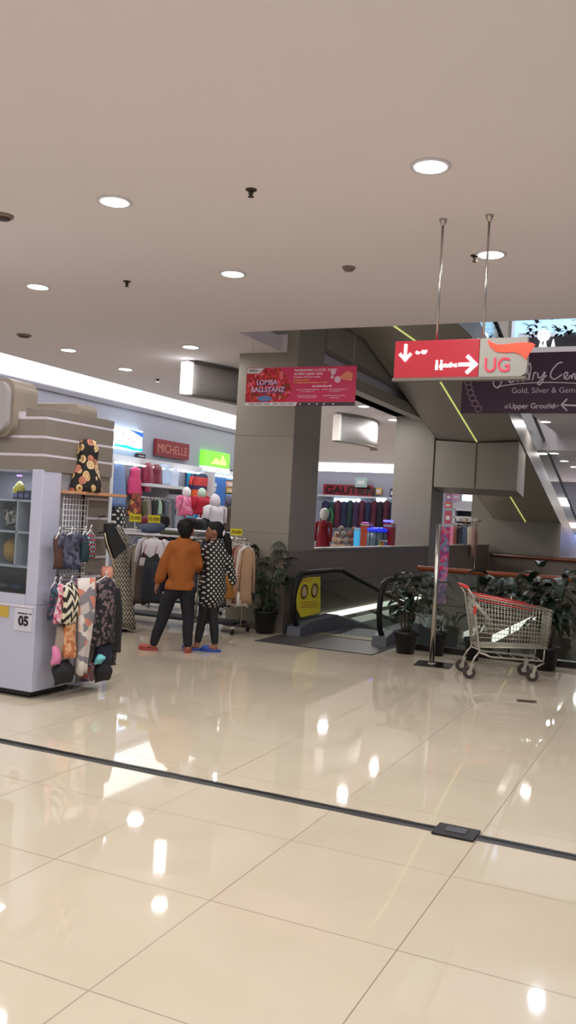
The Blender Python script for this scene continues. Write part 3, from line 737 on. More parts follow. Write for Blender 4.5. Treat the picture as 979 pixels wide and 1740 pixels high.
# number plate
pl = MB().box(-5.01, -4.83, KY0-.006, KY0-.001, .545, .73).build('number_plate', mat('plate_lilac', (200, 198, 212), .4), t, True)
pl_off = Vector(t.location)
text('lettering', '05', BLACK, pl, Vector((-4.965, KY0-.008, .592))-t.location, (1, 0, 0), (0, 0, 1), .105, .001, bold=.004)
b = MB()
for k in range(9): b.box(-4.975+k*.012, -4.967+k*.012, KY0-.009, KY0-.006, .683, .692)
for k in range(2): b.box(-4.855+k*.012, -4.847+k*.012, KY0-.009, KY0-.006, .683, .692)
b.build('plate_print', BLACK, pl, True)
MB().box(-5.19, -5.075, KY0-.006, KY0-.001, .64, .73).build('yellow_sticker', mat('gold_sticker', (190, 160, 70), .5), t, True)
# wooden display shelf on the side
MB().box(-4.86, -4.66, 5.88, 6.62, 1.68, 1.705).build('side_shelf', mat('shelf_wood', (190, 140, 105), .5, var=.15, vscale=30), t, True, .003)
# wire grid panel on the side
b = MB()
for i in range(9): y = 5.9+i*.04; b.tube([(-4.78, y, .95), (-4.78, y, 1.66)], .003, 6)
for i in range(16): z = .96+i*.045; b.tube([(-4.78, 5.89, z), (-4.78, 6.23, z)], .003, 6)
b.build('wire_grid', HANG, t, True)
for z in (1.39, 1.0):
    MB().tube([(-4.8, 6.3, z), (-4.68, 6.3, z), (-4.68, 6.24, z+.0), (-4.68, 5.88, z), (-4.8, 5.88, z)], .005, 6).build('hanging_rail', CHROME, t, True)

# goods in the kiosk windows
def lump(name, label, cat, c, r, m, group=None, sy=1., sz=1., seed=0):
    b = MB(); b.ball((0, 0, r*sz), r, r*sy, r*sz, 16)
    rr = random.Random(seed); o = Vector((rr.random()*9, 0, 0))
    b.v = [v*(1+.25*noise.noise(v*7/r*.12+o)) for v in b.v]
    for v in b.v: v.z = max(v.z, 0)
    o_ = b.build(name, m); o_.location = c; tag(o_, label, cat, group); return o_
FLB = pattern('floral_cream_black', 'patches', [(24, 20, 20), (200, 172, 128), (24, 20, 20), (220, 200, 160), (190, 96, 90), (40, 30, 26)], 22)
lump('headscarf_bundle', 'black and cream patterned scarf bundle in the upper left kiosk cubby', 'scarf', (-5.22, 5.82, 1.349), .10, pattern('bw_patch', 'patches', [(30, 28, 32), (120, 112, 118), (50, 46, 52), (170, 160, 160)], 30), sz=1.1, seed=1)
lump('straw_bag', 'round tan straw bag in the lower left kiosk cubby', 'bag', (-5.20, 5.82, 1.069), .105, mat('straw', (170, 128, 72), .8, var=.3, vscale=60, bump=.5), sz=1.0, seed=2)
t2 = thing('toy_doll', 'small doll with red hat in the upper right kiosk cubby', 'doll', (-4.965, 5.78, 1.349))
MB().lathe([(.02, 0), (.035, .03), (.03, .09), (.015, .12)]).build('body', mat('doll_red', (140, 40, 45), .6), t2); MB().ball((0, 0, .145), .026).build('head', BLACK, t2); MB().lathe([(.045, .16), (.04, .175), (.028, .19), (.01, .2)]).build('hat', mat('doll_hat', (196, 80, 75), .6), t2)
t2 = thing('small_box', 'small cream carton standing in the lower right kiosk cubby', 'box', (-4.98, 5.8, 1.069)); MB().box(-.025, .025, -.03, .03, 0, .14).build('carton', mat('carton_cream', (190, 182, 170), .6), t2, bevel=.003); MB().box(-.026, .026, -.031, .031, .11, .12).build('lid_edge', KT, t2)
lump('yellow_toy', 'bright yellow and white toy on the top kiosk shelf', 'toy', (-5.16, 5.78, 1.609), .055, pattern('yellow_toy', 'patches', [(215, 205, 60), (230, 225, 190), (190, 170, 40)], 25), sz=1.3, seed=4)
for i in range(4):
    t2 = thing('accessory_box', ['first', 'second', 'third', 'fourth'][i]+' of four dark blue packets lined up on the top kiosk shelf, from the post', 'box', (-4.97-i*.06, 5.76, 1.609), group='blue packets on the top kiosk shelf')
    MB().box(-.025, .025, -.03, .03, 0, .07+.008*(i % 2)).build('packet', mat('packet_blue', (44, 48, 84), .5), t2); MB().box(-.02, .02, -.032, -.03, .02, .05).build('packet_label', mat('packet_violet', (110, 104, 160), .5), t2)
for i in range(3):
    lump('folded_cloth', ['plum', 'navy', 'grey'][i]+' folded cloth on the bottom tray of the kiosk window', 'cloth', (-5.0-i*.16, 5.85, .84), .07, mat('fold_%d' % i, [(96, 52, 64), (48, 60, 98), (92, 90, 98)][i], .8), sz=.45, seed=6+i)
LEDV = mat('led_violet', (120, 80, 255), .4, es=5, ecol=(150, 110, 255))
tag(MB().box(-5.12, -5.08, 5.70, 5.72, 1.80, 1.812).build('kiosk_led', LEDV), 'tiny violet light under the kiosk header', 'light')

# floral draped bust on the side shelf
t2 = thing('display_bust', 'black floral cloth with peach roses draped over a bust on the wooden kiosk shelf', 'draped bust', (-4.75, 6.14, 1.705))
b = MB(); b.lathe([(.152, .0), (.148, .05), (.125, .14), (.10, .22), (.09, .27), (.10, .33), (.098, .39), (.07, .435), (.03, .45)], sx=.7, sy=1.0, seg=36)
b.v = [v*1 + Vector((v.x, v.y, 0))*.12*math.sin(6*math.atan2(v.y, v.x)+8*v.z) for v in b.v]
b.build('drape', pattern('rose_print', 'floral', [(26, 20, 20), (206, 170, 118), (214, 186, 132), (190, 120, 100), (220, 196, 150)], 14), t2)
MB().lathe([(.05, 0), (.05, .01), (.01, .015)]).build('stand', BLACK, t2)

# garments on the side of the kiosk
KP = -4.66
g = lambda *a, **k: ghang(*a, **k)
F = {
 'navyp': pattern('navy_print', 'patches', [(44, 46, 66), (62, 64, 88), (34, 36, 54), (84, 84, 104)], 28),
 'brown': mat('brown_cloth', (72, 46, 38), .85, var=.3), 'teal': mat('teal_cloth', (26, 50, 58), .85, var=.2),
 'redchk': pattern('red_black_check', 'check', [(190, 70, 86), (38, 34, 44), (120, 150, 150)], 26),
 'tealpr': pattern('teal_pink_print', 'patches', [(40, 62, 78), (60, 84, 100), (120, 60, 96), (30, 44, 60)], 40),
 'pinkpr': pattern('pink_print', 'patches', [(206, 110, 140), (220, 150, 168), (170, 60, 90), (216, 196, 200)], 45),
 'tribal': pattern('tribal_print', 'zigzag', [(36, 34, 30), (214, 206, 182)], 14),
 'peach': pattern('peach_scarf', 'patches', [(206, 190, 182), (190, 180, 176), (200, 128, 108), (216, 206, 200), (130, 126, 132)], 13),
 'blackfl': pattern('black_floral', 'patches', [(26, 24, 30), (40, 36, 42), (96, 86, 92), (26, 24, 30), (120, 98, 100), (30, 28, 34)], 34),
 'beige': mat('beige_cloth', (150, 134, 122), .85, var=.15), 'black': mat('black_cloth', (24, 22, 26), .8, var=.2),
 'orange': pattern('orange_print', 'patches', [(196, 134, 96), (176, 108, 70), (206, 160, 120)], 30),
 'navy': mat('navy_cloth', (28, 32, 52), .8), 'cyan': mat('cyan_cloth', (110, 196, 204), .7), 'pink': mat('pink_cloth', (206, 120, 160), .8),
 'nstripe': pattern('navy_red_stripe', 'vstripes', [(34, 40, 72), (130, 60, 56), (60, 52, 70), (160, 130, 120)], 26),
}
g('small_blouse', 'brown print blouse on the upper kiosk rail, nearest the white post', 'blouse', 'X', KP, 94, 106, 908, 966, F['brown'], 'top', d=.03)
g('small_blouse', 'wide navy print blouse on the upper kiosk rail', 'blouse', 'X', KP, 104, 139, 908, 966, F['navyp'], 'top', sl=.4, d=.04)
g('small_blouse', 'dark teal blouse on the upper kiosk rail beside the red checked one', 'blouse', 'X', KP, 137, 151, 906, 955, F['teal'], 'top', d=.03)
g('small_blouse', 'red, mint and black checked blouse at the end of the upper kiosk rail', 'blouse', 'X', KP, 144, 163, 904, 948, F['redchk'], 'top', d=.03)
g('small_blouse', 'teal and purple print blouse at the start of the lower kiosk rail', 'blouse', 'X', KP, 86, 100, 992, 1052, F['tealpr'], 'top', d=.03)
g('small_blouse', 'pink print blouse on the lower kiosk rail beside the black and white one', 'blouse', 'X', KP+.02, 95, 109, 992, 1058, F['pinkpr'], 'top', d=.03)
g('small_blouse', 'black and white zigzag print blouse on the lower kiosk rail', 'blouse', 'X', KP+.05, 107, 136, 990, 1058, F['tribal'], 'top', d=.04)
g('small_blouse', 'bright pink blouse peeping out behind the long peach scarf', 'blouse', 'X', KP-.03, 130, 148, 984, 1012, F['pink'], 'top', d=.03)
g('long_scarf', 'long peach and grey patterned scarf hanging in the middle of the lower rail', 'scarf', 'X', KP+.08, 132, 164, 982, 1142, F['peach'], 'scarf', d=.05, hang=False)
g('floral_dress', 'black floral dress hanging at the end of the kiosk lower rail', 'dress', 'X', KP+.06, 160, 200, 982, 1092, F['blackfl'], 'dress', d=.06)
g('black_cape', 'plain black cape hanging behind the black floral dress', 'cape', 'X', KP-.02, 176, 211, 1000, 1108, F['black'], 'skirt', d=.05, hang=False)
g('beige_skirt', 'beige skirt hanging low under the pink print blouse', 'skirt', 'X', KP, 92, 122, 1060, 1128, F['beige'], 'skirt', d=.04, hang=False)
g('pink_top', 'small pink top low beside the white post', 'top', 'X', KP+.02, 89, 102, 1098, 1128, F['pink'], 'skirt', d=.03, hang=False)
g('cloth_bag', 'black cloth bag hanging lowest near the white post', 'bag', 'X', KP+.03, 94, 124, 1122, 1160, F['black'], 'bag', d=.06, hang=False)
g('orange_scarf', 'orange brown print scarf beside the long peach scarf', 'scarf', 'X', KP+.05, 110, 130, 1058, 1116, F['orange'], 'scarf', d=.04, hang=False)
g('navy_skirt', 'plain navy skirt under the black floral dress', 'skirt', 'X', KP+.03, 160, 190, 1084, 1130, F['navy'], 'skirt', d=.05, hang=False)
g('cyan_purse', 'small cyan cloth purse over the navy skirt', 'purse', 'X', KP+.1, 163, 176, 1112, 1128, F['cyan'], 'bag', d=.03, hang=False)
g('black_purse', 'black glossy cloth bag hanging at the bottom right of the kiosk', 'bag', 'X', KP+.06, 163, 188, 1124, 1156, F['black'], 'bag', d=.05, hang=False)
g('striped_scarf', 'navy and red striped scarf end under the long peach scarf', 'scarf', 'X', KP+.03, 142, 162, 1126, 1156, F['nstripe'], 'scarf', d=.04, hang=False)
g('print_pouch', 'dark floral pouch behind the navy skirt at the kiosk corner', 'pouch', 'X', KP-.02, 183, 197, 1104, 1130, F['blackfl'], 'bag', d=.04, hang=False)
p = PX(181, 976, KP+.02); lump('scrunchie', 'peach fluffy scrunchie hanging beside the slatwall', 'hair tie', (p.x, p.y, p.z-.075), .055, mat('peach_fluff', (205, 140, 120), .9, bump=.6), sz=1.4, seed=11)
# black bag on pegs + strap
t2 = thing('shoulder_bag', 'black shoulder bag with beige strap hanging from the kiosk slatwall pegs', 'bag', PX(180, 888, -4.70))
P0 = t2.location.copy()
b = MB(); q = [PX(x, y, -4.62)-P0 for x, y in ((180, 890), (190, 888), (198, 905), (212, 932), (204, 938), (192, 950), (184, 930), (180, 910))]
b.prism([v+Vector((-.03, 0, 0)) for v in q], (.06, 0, 0)); b.build('bag_body', F['black'], t2, bevel=.01)
MB().tube([PX(x, y, -4.6)-P0 for x, y in ((178, 906), (182, 925), (190, 948), (196, 972))], .007, 6).build('strap', mat('strap_beige', (176, 160, 136), .7), t2)
MB().tube([PX(171, 878, -4.81)-P0, PX(178, 877, -4.62)-P0], .007, 6).build('peg', BLACK, t2)
MB().tube([PX(170, 905, -4.81)-P0, PX(177, 904, -4.62)-P0], .007, 6).build('peg', BLACK, t2)

# ================================================================== PEOPLE
def remesh(parts, name, m, parent, voxel=.01, smooth=4):
    """one continuous skin around tapered limbs; parts: list of (kind, ...)"""
    b = MB()
    for p in parts:
        if p[0] == 'L': b.tube(p[1], p[2], 14)
        elif p[0] == 'B': b.ball(p[1], *p[2], seg=18, M=(p[3] if len(p) > 3 else None))
    if any(p[0] == 'L' for p in parts):
        for p in parts:
            if p[0] == 'L':
                for q, r in ((p[1][0], p[2][0]), (p[1][-1], p[2][-1])): b.ball(q, r*.97, seg=12)
    o = b.build('tmp', m)
    md = o.modifiers.new('r', 'REMESH'); md.mode = 'VOXEL'; md.voxel_size = voxel; md.use_smooth_shade = True
    sm = o.modifiers.new('s', 'SMOOTH'); sm.iterations = smooth; sm.factor = .5
    bpy.context.view_layer.update()
    me = bpy.data.meshes.new_from_object(o.evaluated_get(bpy.context.evaluated_depsgraph_get())); me.name = name
    for pl_ in me.polygons: pl_.use_smooth = True
    me.materials.clear(); me.materials.append(m)
    bpy.data.objects.remove(o)
    r = bpy.data.objects.new(name, me); C.objects.link(r); r.parent = parent
    return r
def folds(o, amp, fx=9., seed=0.):
    """cloth creases"""
    me = o.data
    ns = [v.normal.copy() for v in me.vertices]
    for v, n in zip(me.vertices, ns):
        c = v.co
        v.co = c+n*(amp*(noise.noise(Vector((c.x*fx+seed, c.y*fx, c.z*fx*.45)))+.5*noise.noise(Vector((c.x*fx*2+seed, c.y*fx*2, c.z*fx)))))
def hand(wr, el, s=1., curl=.6, side=1, seed=0):
    """palm and five fingers continuing the forearm line"""
    wr = Vector(wr); el = Vector(el); d = (wr-el).normalized(); n = Vector((0, 1, 0)); w = d.cross(n).normalized(); n = w.cross(d).normalized()
    P = []
    pc = wr+d*.045*s
    P.append(('L', [wr, wr+d*.03*s, wr+d*.07*s], [.021*s, .026*s, .024*s]))
    for i in (-1.5, -.5, .5, 1.5):
        P.append(('L', [wr+d*.025*s+n*i*.010*s, wr+d*.075*s+n*i*.0135*s], [.013*s, .0115*s]))
        L = {-1.5: .05, -.5: .064, .5: .068, 1.5: .06}[i]*s; a = wr+d*.078*s+n*i*.0145*s
        k1 = a+(d*.93+w*.25*side*curl)*L*.5; k2 = k1+(d*.6+w*.8*side*curl)*L*.5
        P.append(('L', [a, k1, k2], [.0098*s, .009*s, .0075*s]))
    th = wr+d*.025*s+n*.022*s
    P.append(('L', [th, th+(d*.6+n*.75)*.032*s, th+(d*.95+n*.55)*.058*s], [.012*s, .011*s, .008*s]))
    return P
def person(label, loc, rz): return thing('person', label, 'person', loc, rz)
HAIR = mat('black_hair', (13, 11, 12), .6, spec=.25, var=.3, vscale=40, bump=.4, bscale=90)
RZ = YAW
# --- person in orange shirt
foot = PZ(305, 1108, 0)
A = person('person with short black hair in a loose orange shirt and dark trousers, seen from behind', (foot.x, foot.y, 0), RZ)
hd = (.005, .0, 1.395)
body = [('B', hd, (.077, .095, .104)), ('B', (.03, .055, 1.36), (.055, .05, .062)), ('B', (.05, .108, 1.375), (.012, .018, .02)), ('B', (.082, -.005, 1.39), (.012, .02, .03)), ('B', (-.072, .0, 1.39), (.012, .02, .03)),
        ('L', [(0, -.01, 1.33), (-.005, -.01, 1.24)], [.052, .06]),
        ('B', (-.02, 0, 1.14), (.13, .075, .12)), ('B', (-.02, 0, .96), (.11, .07, .16)), ('B', (-.03, 0, .79), (.12, .08, .12)),
        ('L', [(-.15, 0, 1.2), (-.225, -.02, .98), (-.285, .01, .765)], [.05, .04, .024]),
        ('L', [(.12, 0, 1.2), (.155, .06, .98), (.12, .2, .93)], [.045, .038, .025]),
        ('L', [(-.10, 0, .76), (-.20, .03, .43), (-.295, 0, .08)], [.085, .055, .035]), ('L', [(.05, 0, .76), (.07, .03, .42), (.095, -.02, .08)], [.085, .055, .035]),
        ('L', [(-.29, -.0, .05), (-.37, .02, .03), (-.42, .03, .025)], [.034, .03, .022]), ('L', [(.095, -.03, .05), (.085, .06, .03), (.08, .10, .025)], [.034, .03, .022])]
body += hand((-.285, .01, .765), (-.225, -.02, .98), 1., .6, 1) + hand((.12, .2, .93), (.185, .06, .98), 1., .7, -1)
remesh(body, 'body', SKIN, A, .0085, 3)
OR = mat('orange_shirt', (150, 82, 28), .85, bump=.25, bscale=40)
sh = [('B', (-.015, 0, 1.15), (.175, .115, .115)), ('L', [(-.02, -.0, 1.19), (-.02, 0, .95), (-.04, 0, .70)], [.12, .135, .125]), ('B', (-.10, 0, .98), (.08, .1, .25)), ('B', (.055, 0, .98), (.075, .1, .25)),
      ('B', (-.13, 0, .72), (.08, .11, .11)), ('B', (.06, 0, .72), (.07, .11, .11)), ('B', (-.03, 0, .70), (.13, .115, .11)),
      ('L', [(-.14, 0, 1.19), (-.22, -.01, 1.0), (-.265, 0, .82), (-.28, .01, .79)], [.07, .068, .058, .045]), ('L', [(.11, 0, 1.19), (.155, .05, .99), (.145, .14, .94)], [.065, .06, .05]), ('L', [(0, -.01, 1.24), (0, -.005, 1.268)], [.085, .062])]
o = remesh(sh, 'shirt', OR, A, .012, 5); folds(o, .018, 7, 2)
for v in o.data.vertices:
    if v.co.z < .705 and v.co.x > -.26: v.co.z = .705-(.705-v.co.z)*.06
NT = mat('dark_trousers', (21, 21, 31), .85, bump=.2)
tr = [('B', (-.03, 0, .73), (.14, .095, .09)), ('L', [(-.10, 0, .70), (-.16, .02, .58), (-.205, .03, .42), (-.295, 0, .095)], [.098, .088, .072, .052]), ('L', [(.05, 0, .70), (.06, .02, .58), (.072, .03, .42), (.095, -.02, .095)], [.098, .086, .072, .052])]
o = remesh(tr, 'trousers', NT, A, .011, 4); folds(o, .010, 10, 5)
hr = [('B', (.0, -.012, 1.42), (.088, .104, .092)), ('B', (-.004, -.045, 1.375), (.082, .07, .085)), ('B', (0, -.05, 1.32), (.055, .045, .045)), ('B', (-.03, .0, 1.42), (.075, .095, .085))]
o = remesh(hr, 'hair', HAIR, A, .008, 3); folds(o, .010, 28, 1)
SHR = mat('shoe_red', (166, 70, 62), .55); SHB = mat('slipper_blue', (40, 72, 160), .5)
def shoe(parent, p, ang, m, L=.23, strap=None):
    b = MB(); M = Matrix.Translation(p) @ Matrix.Rotation(ang, 4, 'Z')
    out = []
    for k in range(20):
        a = 2*PI*k/20; out.append((L*.5*math.cos(a), .043*math.sin(a)*(1.0+.15*math.cos(a)), 0))
    b.prism([Vector(q) for q in out], (0, 0, .028), M)
    s_ = b.build('sole', m, parent, bevel=.006)
    u = MB(); M2 = M @ Matrix.Translation((.045, 0, .028)); vs = []
    u.ball((0, 0, 0), .075, .042, .045, 14); u.v = [M2 @ Vector((v.x, v.y, max(0, v.z))) for v in u.v]; u.build('upper', m, parent)
    if strap is None:
        u = MB(); u.tube([M @ Vector(q) for q in ((-.10, 0, .03), (-.06, .038, .045), (.0, .04, .05))], .008, 6); u.build('heel_strap', m, parent)
shoe(A, (-.355, .015, 0), PI-.1, SHR); shoe(A, (.09, .03, 0), 1.5, SHR, .21)

# --- person in polka dots
foot = PZ(352, 1107, 0)
Bp = person('person with ponytail in a long black tunic with white polka dots', (foot.x, foot.y+.02, 0), RZ)
hb = (.0, .01, 1.375)
body = [('B', hb, (.092, .075, .104)), ('B', (-.05, .015, 1.335), (.05, .05, .062)), ('L', [(-.088, .018, 1.38), (-.108, .02, 1.352)], [.010, .014]), ('B', (-.093, .018, 1.318), (.012, .022, .009)), ('B', (-.089, .018, 1.302), (.012, .022, .009)), ('B', (-.083, .018, 1.277), (.022, .024, .02)), ('B', (.01, -.068, 1.365), (.02, .012, .03)),
        ('L', [(.0, .01, 1.32), (.02, .0, 1.22)], [.047, .052]), ('B', (.03, 0, 1.11), (.13, .085, .13)), ('B', (.01, 0, .95), (.11, .08, .16)), ('B', (.0, 0, .78), (.14, .1, .12)),
        ('L', [(.14, 0, 1.17), (.215, -.02, .98), (.26, .0, .76)], [.045, .036, .023]), ('L', [(-.1, .0, 1.17), (-.17, .06, .97), (-.15, .2, .85)], [.045, .036, .023]),
        ('L', [(-.06, 0, .74), (-.075, .03, .42), (-.135, .02, .08)], [.085, .052, .032]), ('L', [(.06, 0, .74), (.03, .0, .42), (.075, -.02, .08)], [.085, .052, .032]),
        ('L', [(-.13, .02, .05), (-.2, .03, .04)], [.032, .026]), ('L', [(.08, -.02, .05), (.0, -.01, .04), (-.04, -.005, .035)], [.034, .03, .022])]
body += hand((.26, 0, .76), (.215, -.02, .98), 1., .5, -1) + hand((-.15, .2, .85), (-.17, .06, .97), 1., .6, 1)
remesh(body, 'body', mat('skin_light', (142, 96, 74), .55), Bp, .008, 3)
b = MB(); b.ball((-.078, -.038, 1.385), .008); b.build('eye', BLACK, Bp)
POL = pattern('polka_dots', 'dots', [(20, 19, 21), (195, 190, 182)], 23)
tu = [('B', (.03, 0, 1.12), (.165, .105, .12)), ('L', [(.03, 0, 1.19), (.02, 0, .98), (.02, 0, .80), (.0, 0, .62)], [.11, .13, .145, .15]), ('B', (-.06, 0, .72), (.1, .11, .14)), ('B', (.09, 0, .72), (.09, .11, .12)), ('B', (-.04, -.02, .60), (.1, .1, .09)), ('B', (.08, 0, .64), (.09, .1, .07)),
      ('L', [(.14, 0, 1.16), (.205, -.02, .99), (.245, 0, .80)], [.062, .055, .046]), ('L', [(-.1, 0, 1.16), (-.17, .04, .98), (-.16, .14, .88)], [.062, .058, .046]), ('L', [(.02, 0, 1.22), (.02, 0, 1.245)], [.07, .055])]
o = remesh(tu, 'tunic', POL, Bp, .011, 5); folds(o, .014, 8, 9)
LEG = mat('black_leggings', (20, 20, 23), .75)
tr = [('B', (.0, 0, .72), (.14, .1, .1)), ('L', [(-.06, 0, .70), (-.075, .03, .42), (-.13, .02, .11)], [.092, .062, .042]), ('L', [(.06, 0, .70), (.035, .0, .42), (.075, -.02, .11)], [.092, .064, .042])]
o = remesh(tr, 'leggings', LEG, Bp, .011, 4); folds(o, .006, 12, 3)
hr = [('B', (.018, .012, 1.405), (.094, .084, .088)), ('B', (.05, .01, 1.37), (.07, .072, .08)), ('B', (-.03, .02, 1.445), (.055, .06, .045)), ('B', (.05, .0, 1.32), (.04, .045, .04))]
o = remesh(hr, 'hair', HAIR, Bp, .008, 3); folds(o, .006, 30, 2)
pony = [('L', [(.10, -.0, 1.36), (.135, -.01, 1.34), (.165, -.02, 1.25), (.18, -.03, 1.14), (.185, -.03, 1.04)], [.026, .038, .044, .036, .012])]
o = remesh(pony, 'ponytail', HAIR, Bp, .007, 2); folds(o, .01, 30, 5)
MB().tube([(.108+.0*math.cos(a), .03*math.cos(a)-.0, 1.355+.03*math.sin(a)) for a in [k*PI/6 for k in range(12)]], .012, 8, True).build('scrunchie', DUMMY, Bp)
shoe(Bp, (.03, -.01, 0), PI, SHB, .24, 0); shoe(Bp, (-.19, .03, 0), PI-.1, SHB, .22, 0)

# ================================================================== POTTED PLANTS
LEAF = mat('leaf_dark', (34, 52, 34), .45, var=.35, vscale=6); LEAF2 = mat('leaf_broad', (28, 44, 32), .35, var=.4, vscale=5); STEM = mat('stem_brown', (74, 66, 46), .8); SOIL = mat('soil', (40, 30, 24), .95)
POT = mat('pot_black', (26, 24, 28), .5)
def blade(b, base, d, L, w, droop=.5, segs=6, twist=0., fold=.25):
    d = Vector(d).normalized(); side = d.cross(Vector((0, 0, 1)))
    side = side.normalized() if side.length > .05 else Vector((1, 0, 0))
    side = Matrix.Rotation(twist, 3, d) @ side; p = Vector(base); vs = []; q = d.copy()
    for i in range(segs+1):
        t = i/segs; ww = w*math.sin(PI*(.06+.94*t)**.75)*.5 if t < 1 else .0005
        nrm = side.cross(q).normalized()
        vs += [p-side*ww+nrm*ww*fold, p, p+side*ww+nrm*ww*fold]
        q = (q+Vector((0, 0, -droop/segs*1.6))).normalized(); p = p+q*(L/segs)
    fs = []
    for i in range(segs):
        fs += [(3*i, 3*i+1, 3*i+4, 3*i+3), (3*i+1, 3*i+2, 3*i+5, 3*i+4)]
    b.add(vs, fs, True)
def pot_parts(t, r=.17, h=.32):
    MB().lathe([(r*.74, 0), (r*.95, h*.86), (r*1.06, h*.86), (r*1.08, h), (r*.95, h), (r*.93, h*.9), (.01, h*.88)]).build('pot', POT, t)
    MB().lathe([(r*.93, h*.88), (r*.6, h*.92), (.01, h*.93)]).build('soil', SOIL, t)
def keep_clear(b, lim):
    for v in b.v:
        if v.y > lim: v.y = lim-(v.y-lim)*.35
rr = random.Random(12)
# lady palm
t = thing('potted_palm', 'potted palm with thin fan leaves in a black pot beside the front column', 'plant', (-5.24, 10.80, 0)); pot_parts(t, .165, .31)
ls = MB(); ss = MB()
for i in range(13):
    a = rr.uniform(0, 2*PI); h = rr.uniform(.55, 1.15) if i > 3 else rr.uniform(.95, 1.2); sp = rr.uniform(.05, .2)
    p0 = Vector((.05*math.cos(a), .05*math.sin(a), .28)); p1 = Vector((sp*math.cos(a), sp*math.sin(a), h))
    ss.tube([p0, (p0+p1)/2+Vector((rr.uniform(-.02, .02), 0, 0)), p1], [.009, .007, .005], 6)
    for f in range(3):
        e = rr.uniform(.1, .7); aa = a+rr.uniform(-1.4, 1.4); q = p1-Vector((0, 0, f*.12)); tip = q+Vector((math.cos(aa)*.12, math.sin(aa)*.12, .07)); ss.tube([q, tip], .003, 5)
        for k in range(9):
            fa = aa+(k-4)*.28; blade(ls, tip, (math.cos(fa), math.sin(fa), e-.1*abs(k-4)), rr.uniform(.16, .27), .026, rr.uniform(.5, 1.0), 5)
for k in range(16):
    a = rr.uniform(0, 6.28); blade(ls, (.06*math.cos(a), .06*math.sin(a), .3), (math.cos(a), math.sin(a), 1.3), .22, .022, .5, 5)
keep_clear(ls, 11.0-10.80); keep_clear(ss, 11.0-10.80)
ss.build('stems', STEM, t); ls.build('foliage', LEAF, t)
def broad(label, x, y, H, spread, n, lw, LL, r=.15, h=.29, seed=1, lean=(0, 0), dense=1.):
    rr = random.Random(seed); t = thing('potted_plant', label, 'plant', (x, y, 0)); pot_parts(t, r, h)
    ss = MB(); ls = MB()
    for s in range(n):
        a = 2*PI*s/n+rr.uniform(-.4, .4); top = Vector((spread*.55*math.cos(a)+lean[0], spread*.4*math.sin(a)+lean[1], H*rr.uniform(.72, .98)))
        p0 = Vector((.04*math.cos(a), .04*math.sin(a), h*.85)); mid = (p0+top)/2+Vector((rr.uniform(-.03, .03), rr.uniform(-.03, .03), 0))
        ss.tube([p0, mid, top], [.012, .009, .006], 7)
        for k in range(int(9*dense)):
            u = .35+.65*k/(9*dense-1); q = p0.lerp(mid, u*2) if u < .5 else mid.lerp(top, u*2-1); aa = a+k*2.4+rr.uniform(-.3, .3)
            if q.y+y > 10.8-0 and math.sin(aa) > .2: aa = -aa
            blade(ls, q, (math.cos(aa), math.sin(aa)*.7, rr.uniform(.15, .9)), LL*rr.uniform(.75, 1.15), lw*rr.uniform(.8, 1.2), rr.uniform(.7, 1.5), 7, rr.uniform(-.5, .5))
    keep_clear(ls, 10.84-y); keep_clear(ss, 10.84-y)
    ss.build('stems', STEM, t); ls.build('foliage', LEAF2, t); return t
broad('potted plant with broad dark leaves between the walkway entrance and the poster stand', -3.17, 10.50, 1.1, .34, 5, .085, .28, .145, .27, 3)
broad('low potted plant with few leaves in a black pot just behind the poster stand', -2.80, 10.62, .5, .12, 2, .07, .15, .10, .29, 8, dense=.5)
broad('tall big leaved potted plant behind the handle of the shopping trolley', -2.36, 10.56, 1.12, .30, 4, .14, .34, .10, .27, 5, lean=(.3, -.02))
broad('large drooping potted plant behind the front of the trolley at the right edge', -1.50, 10.50, 1.2, .34, 6, .13, .34, .15, .27, 6, lean=(.02, 0))

# ================================================================== POSTER STAND
p = PZ(737, 1130, 0)
t = thing('poster_stand', 'steel pole stand with a narrow pink poster and black square base plate', 'poster stand', (p.x, p.y, 0), .12)
MB().box(-.2, .2, -.17, .19, 0, .012).build('base_plate', mat('plate_black_gloss', (22, 20, 22), .12), t, bevel=.003)
MB().cyl((-.02, -.02, .01), (-.02, -.02, 1.60), .027, seg=20).build('pole', STEEL, t)
MB().lathe([(.05, .012), (.05, .02), (.03, .03)], (-.02, -.02, 0)).build('collar', STEEL, t)
PKP = pattern('poster_print', 'patches', [(186, 50, 110), (120, 110, 160), (196, 120, 150), (150, 60, 120), (110, 140, 170), (206, 60, 110)], 26)
M = Matrix.Rotation(math.radians(50), 4, 'Z')
b = MB(); b.box(-.01, .13, -.008, .008, .95, 1.575, M); b.build('poster_panel', PKP, t)
b = MB(); b.box(-.01, .13, -.009, .009, .70, .93, M); b.build('lower_poster', pattern('poster_print_grey', 'patches', [(120, 100, 130), (96, 92, 108), (150, 130, 150)], 20), t)
b = MB(); b.box(-.016, -.008, -.01, .01, .68, 1.6, M); b.build('frame', BLACK, t)
b = MB(); [b.tube([(-.02, -.02, z), M @ Vector((.03, 0, z))], .006, 6) for z in (1.45, 1.0, .75)]; b.build('clamp', STEEL, t)

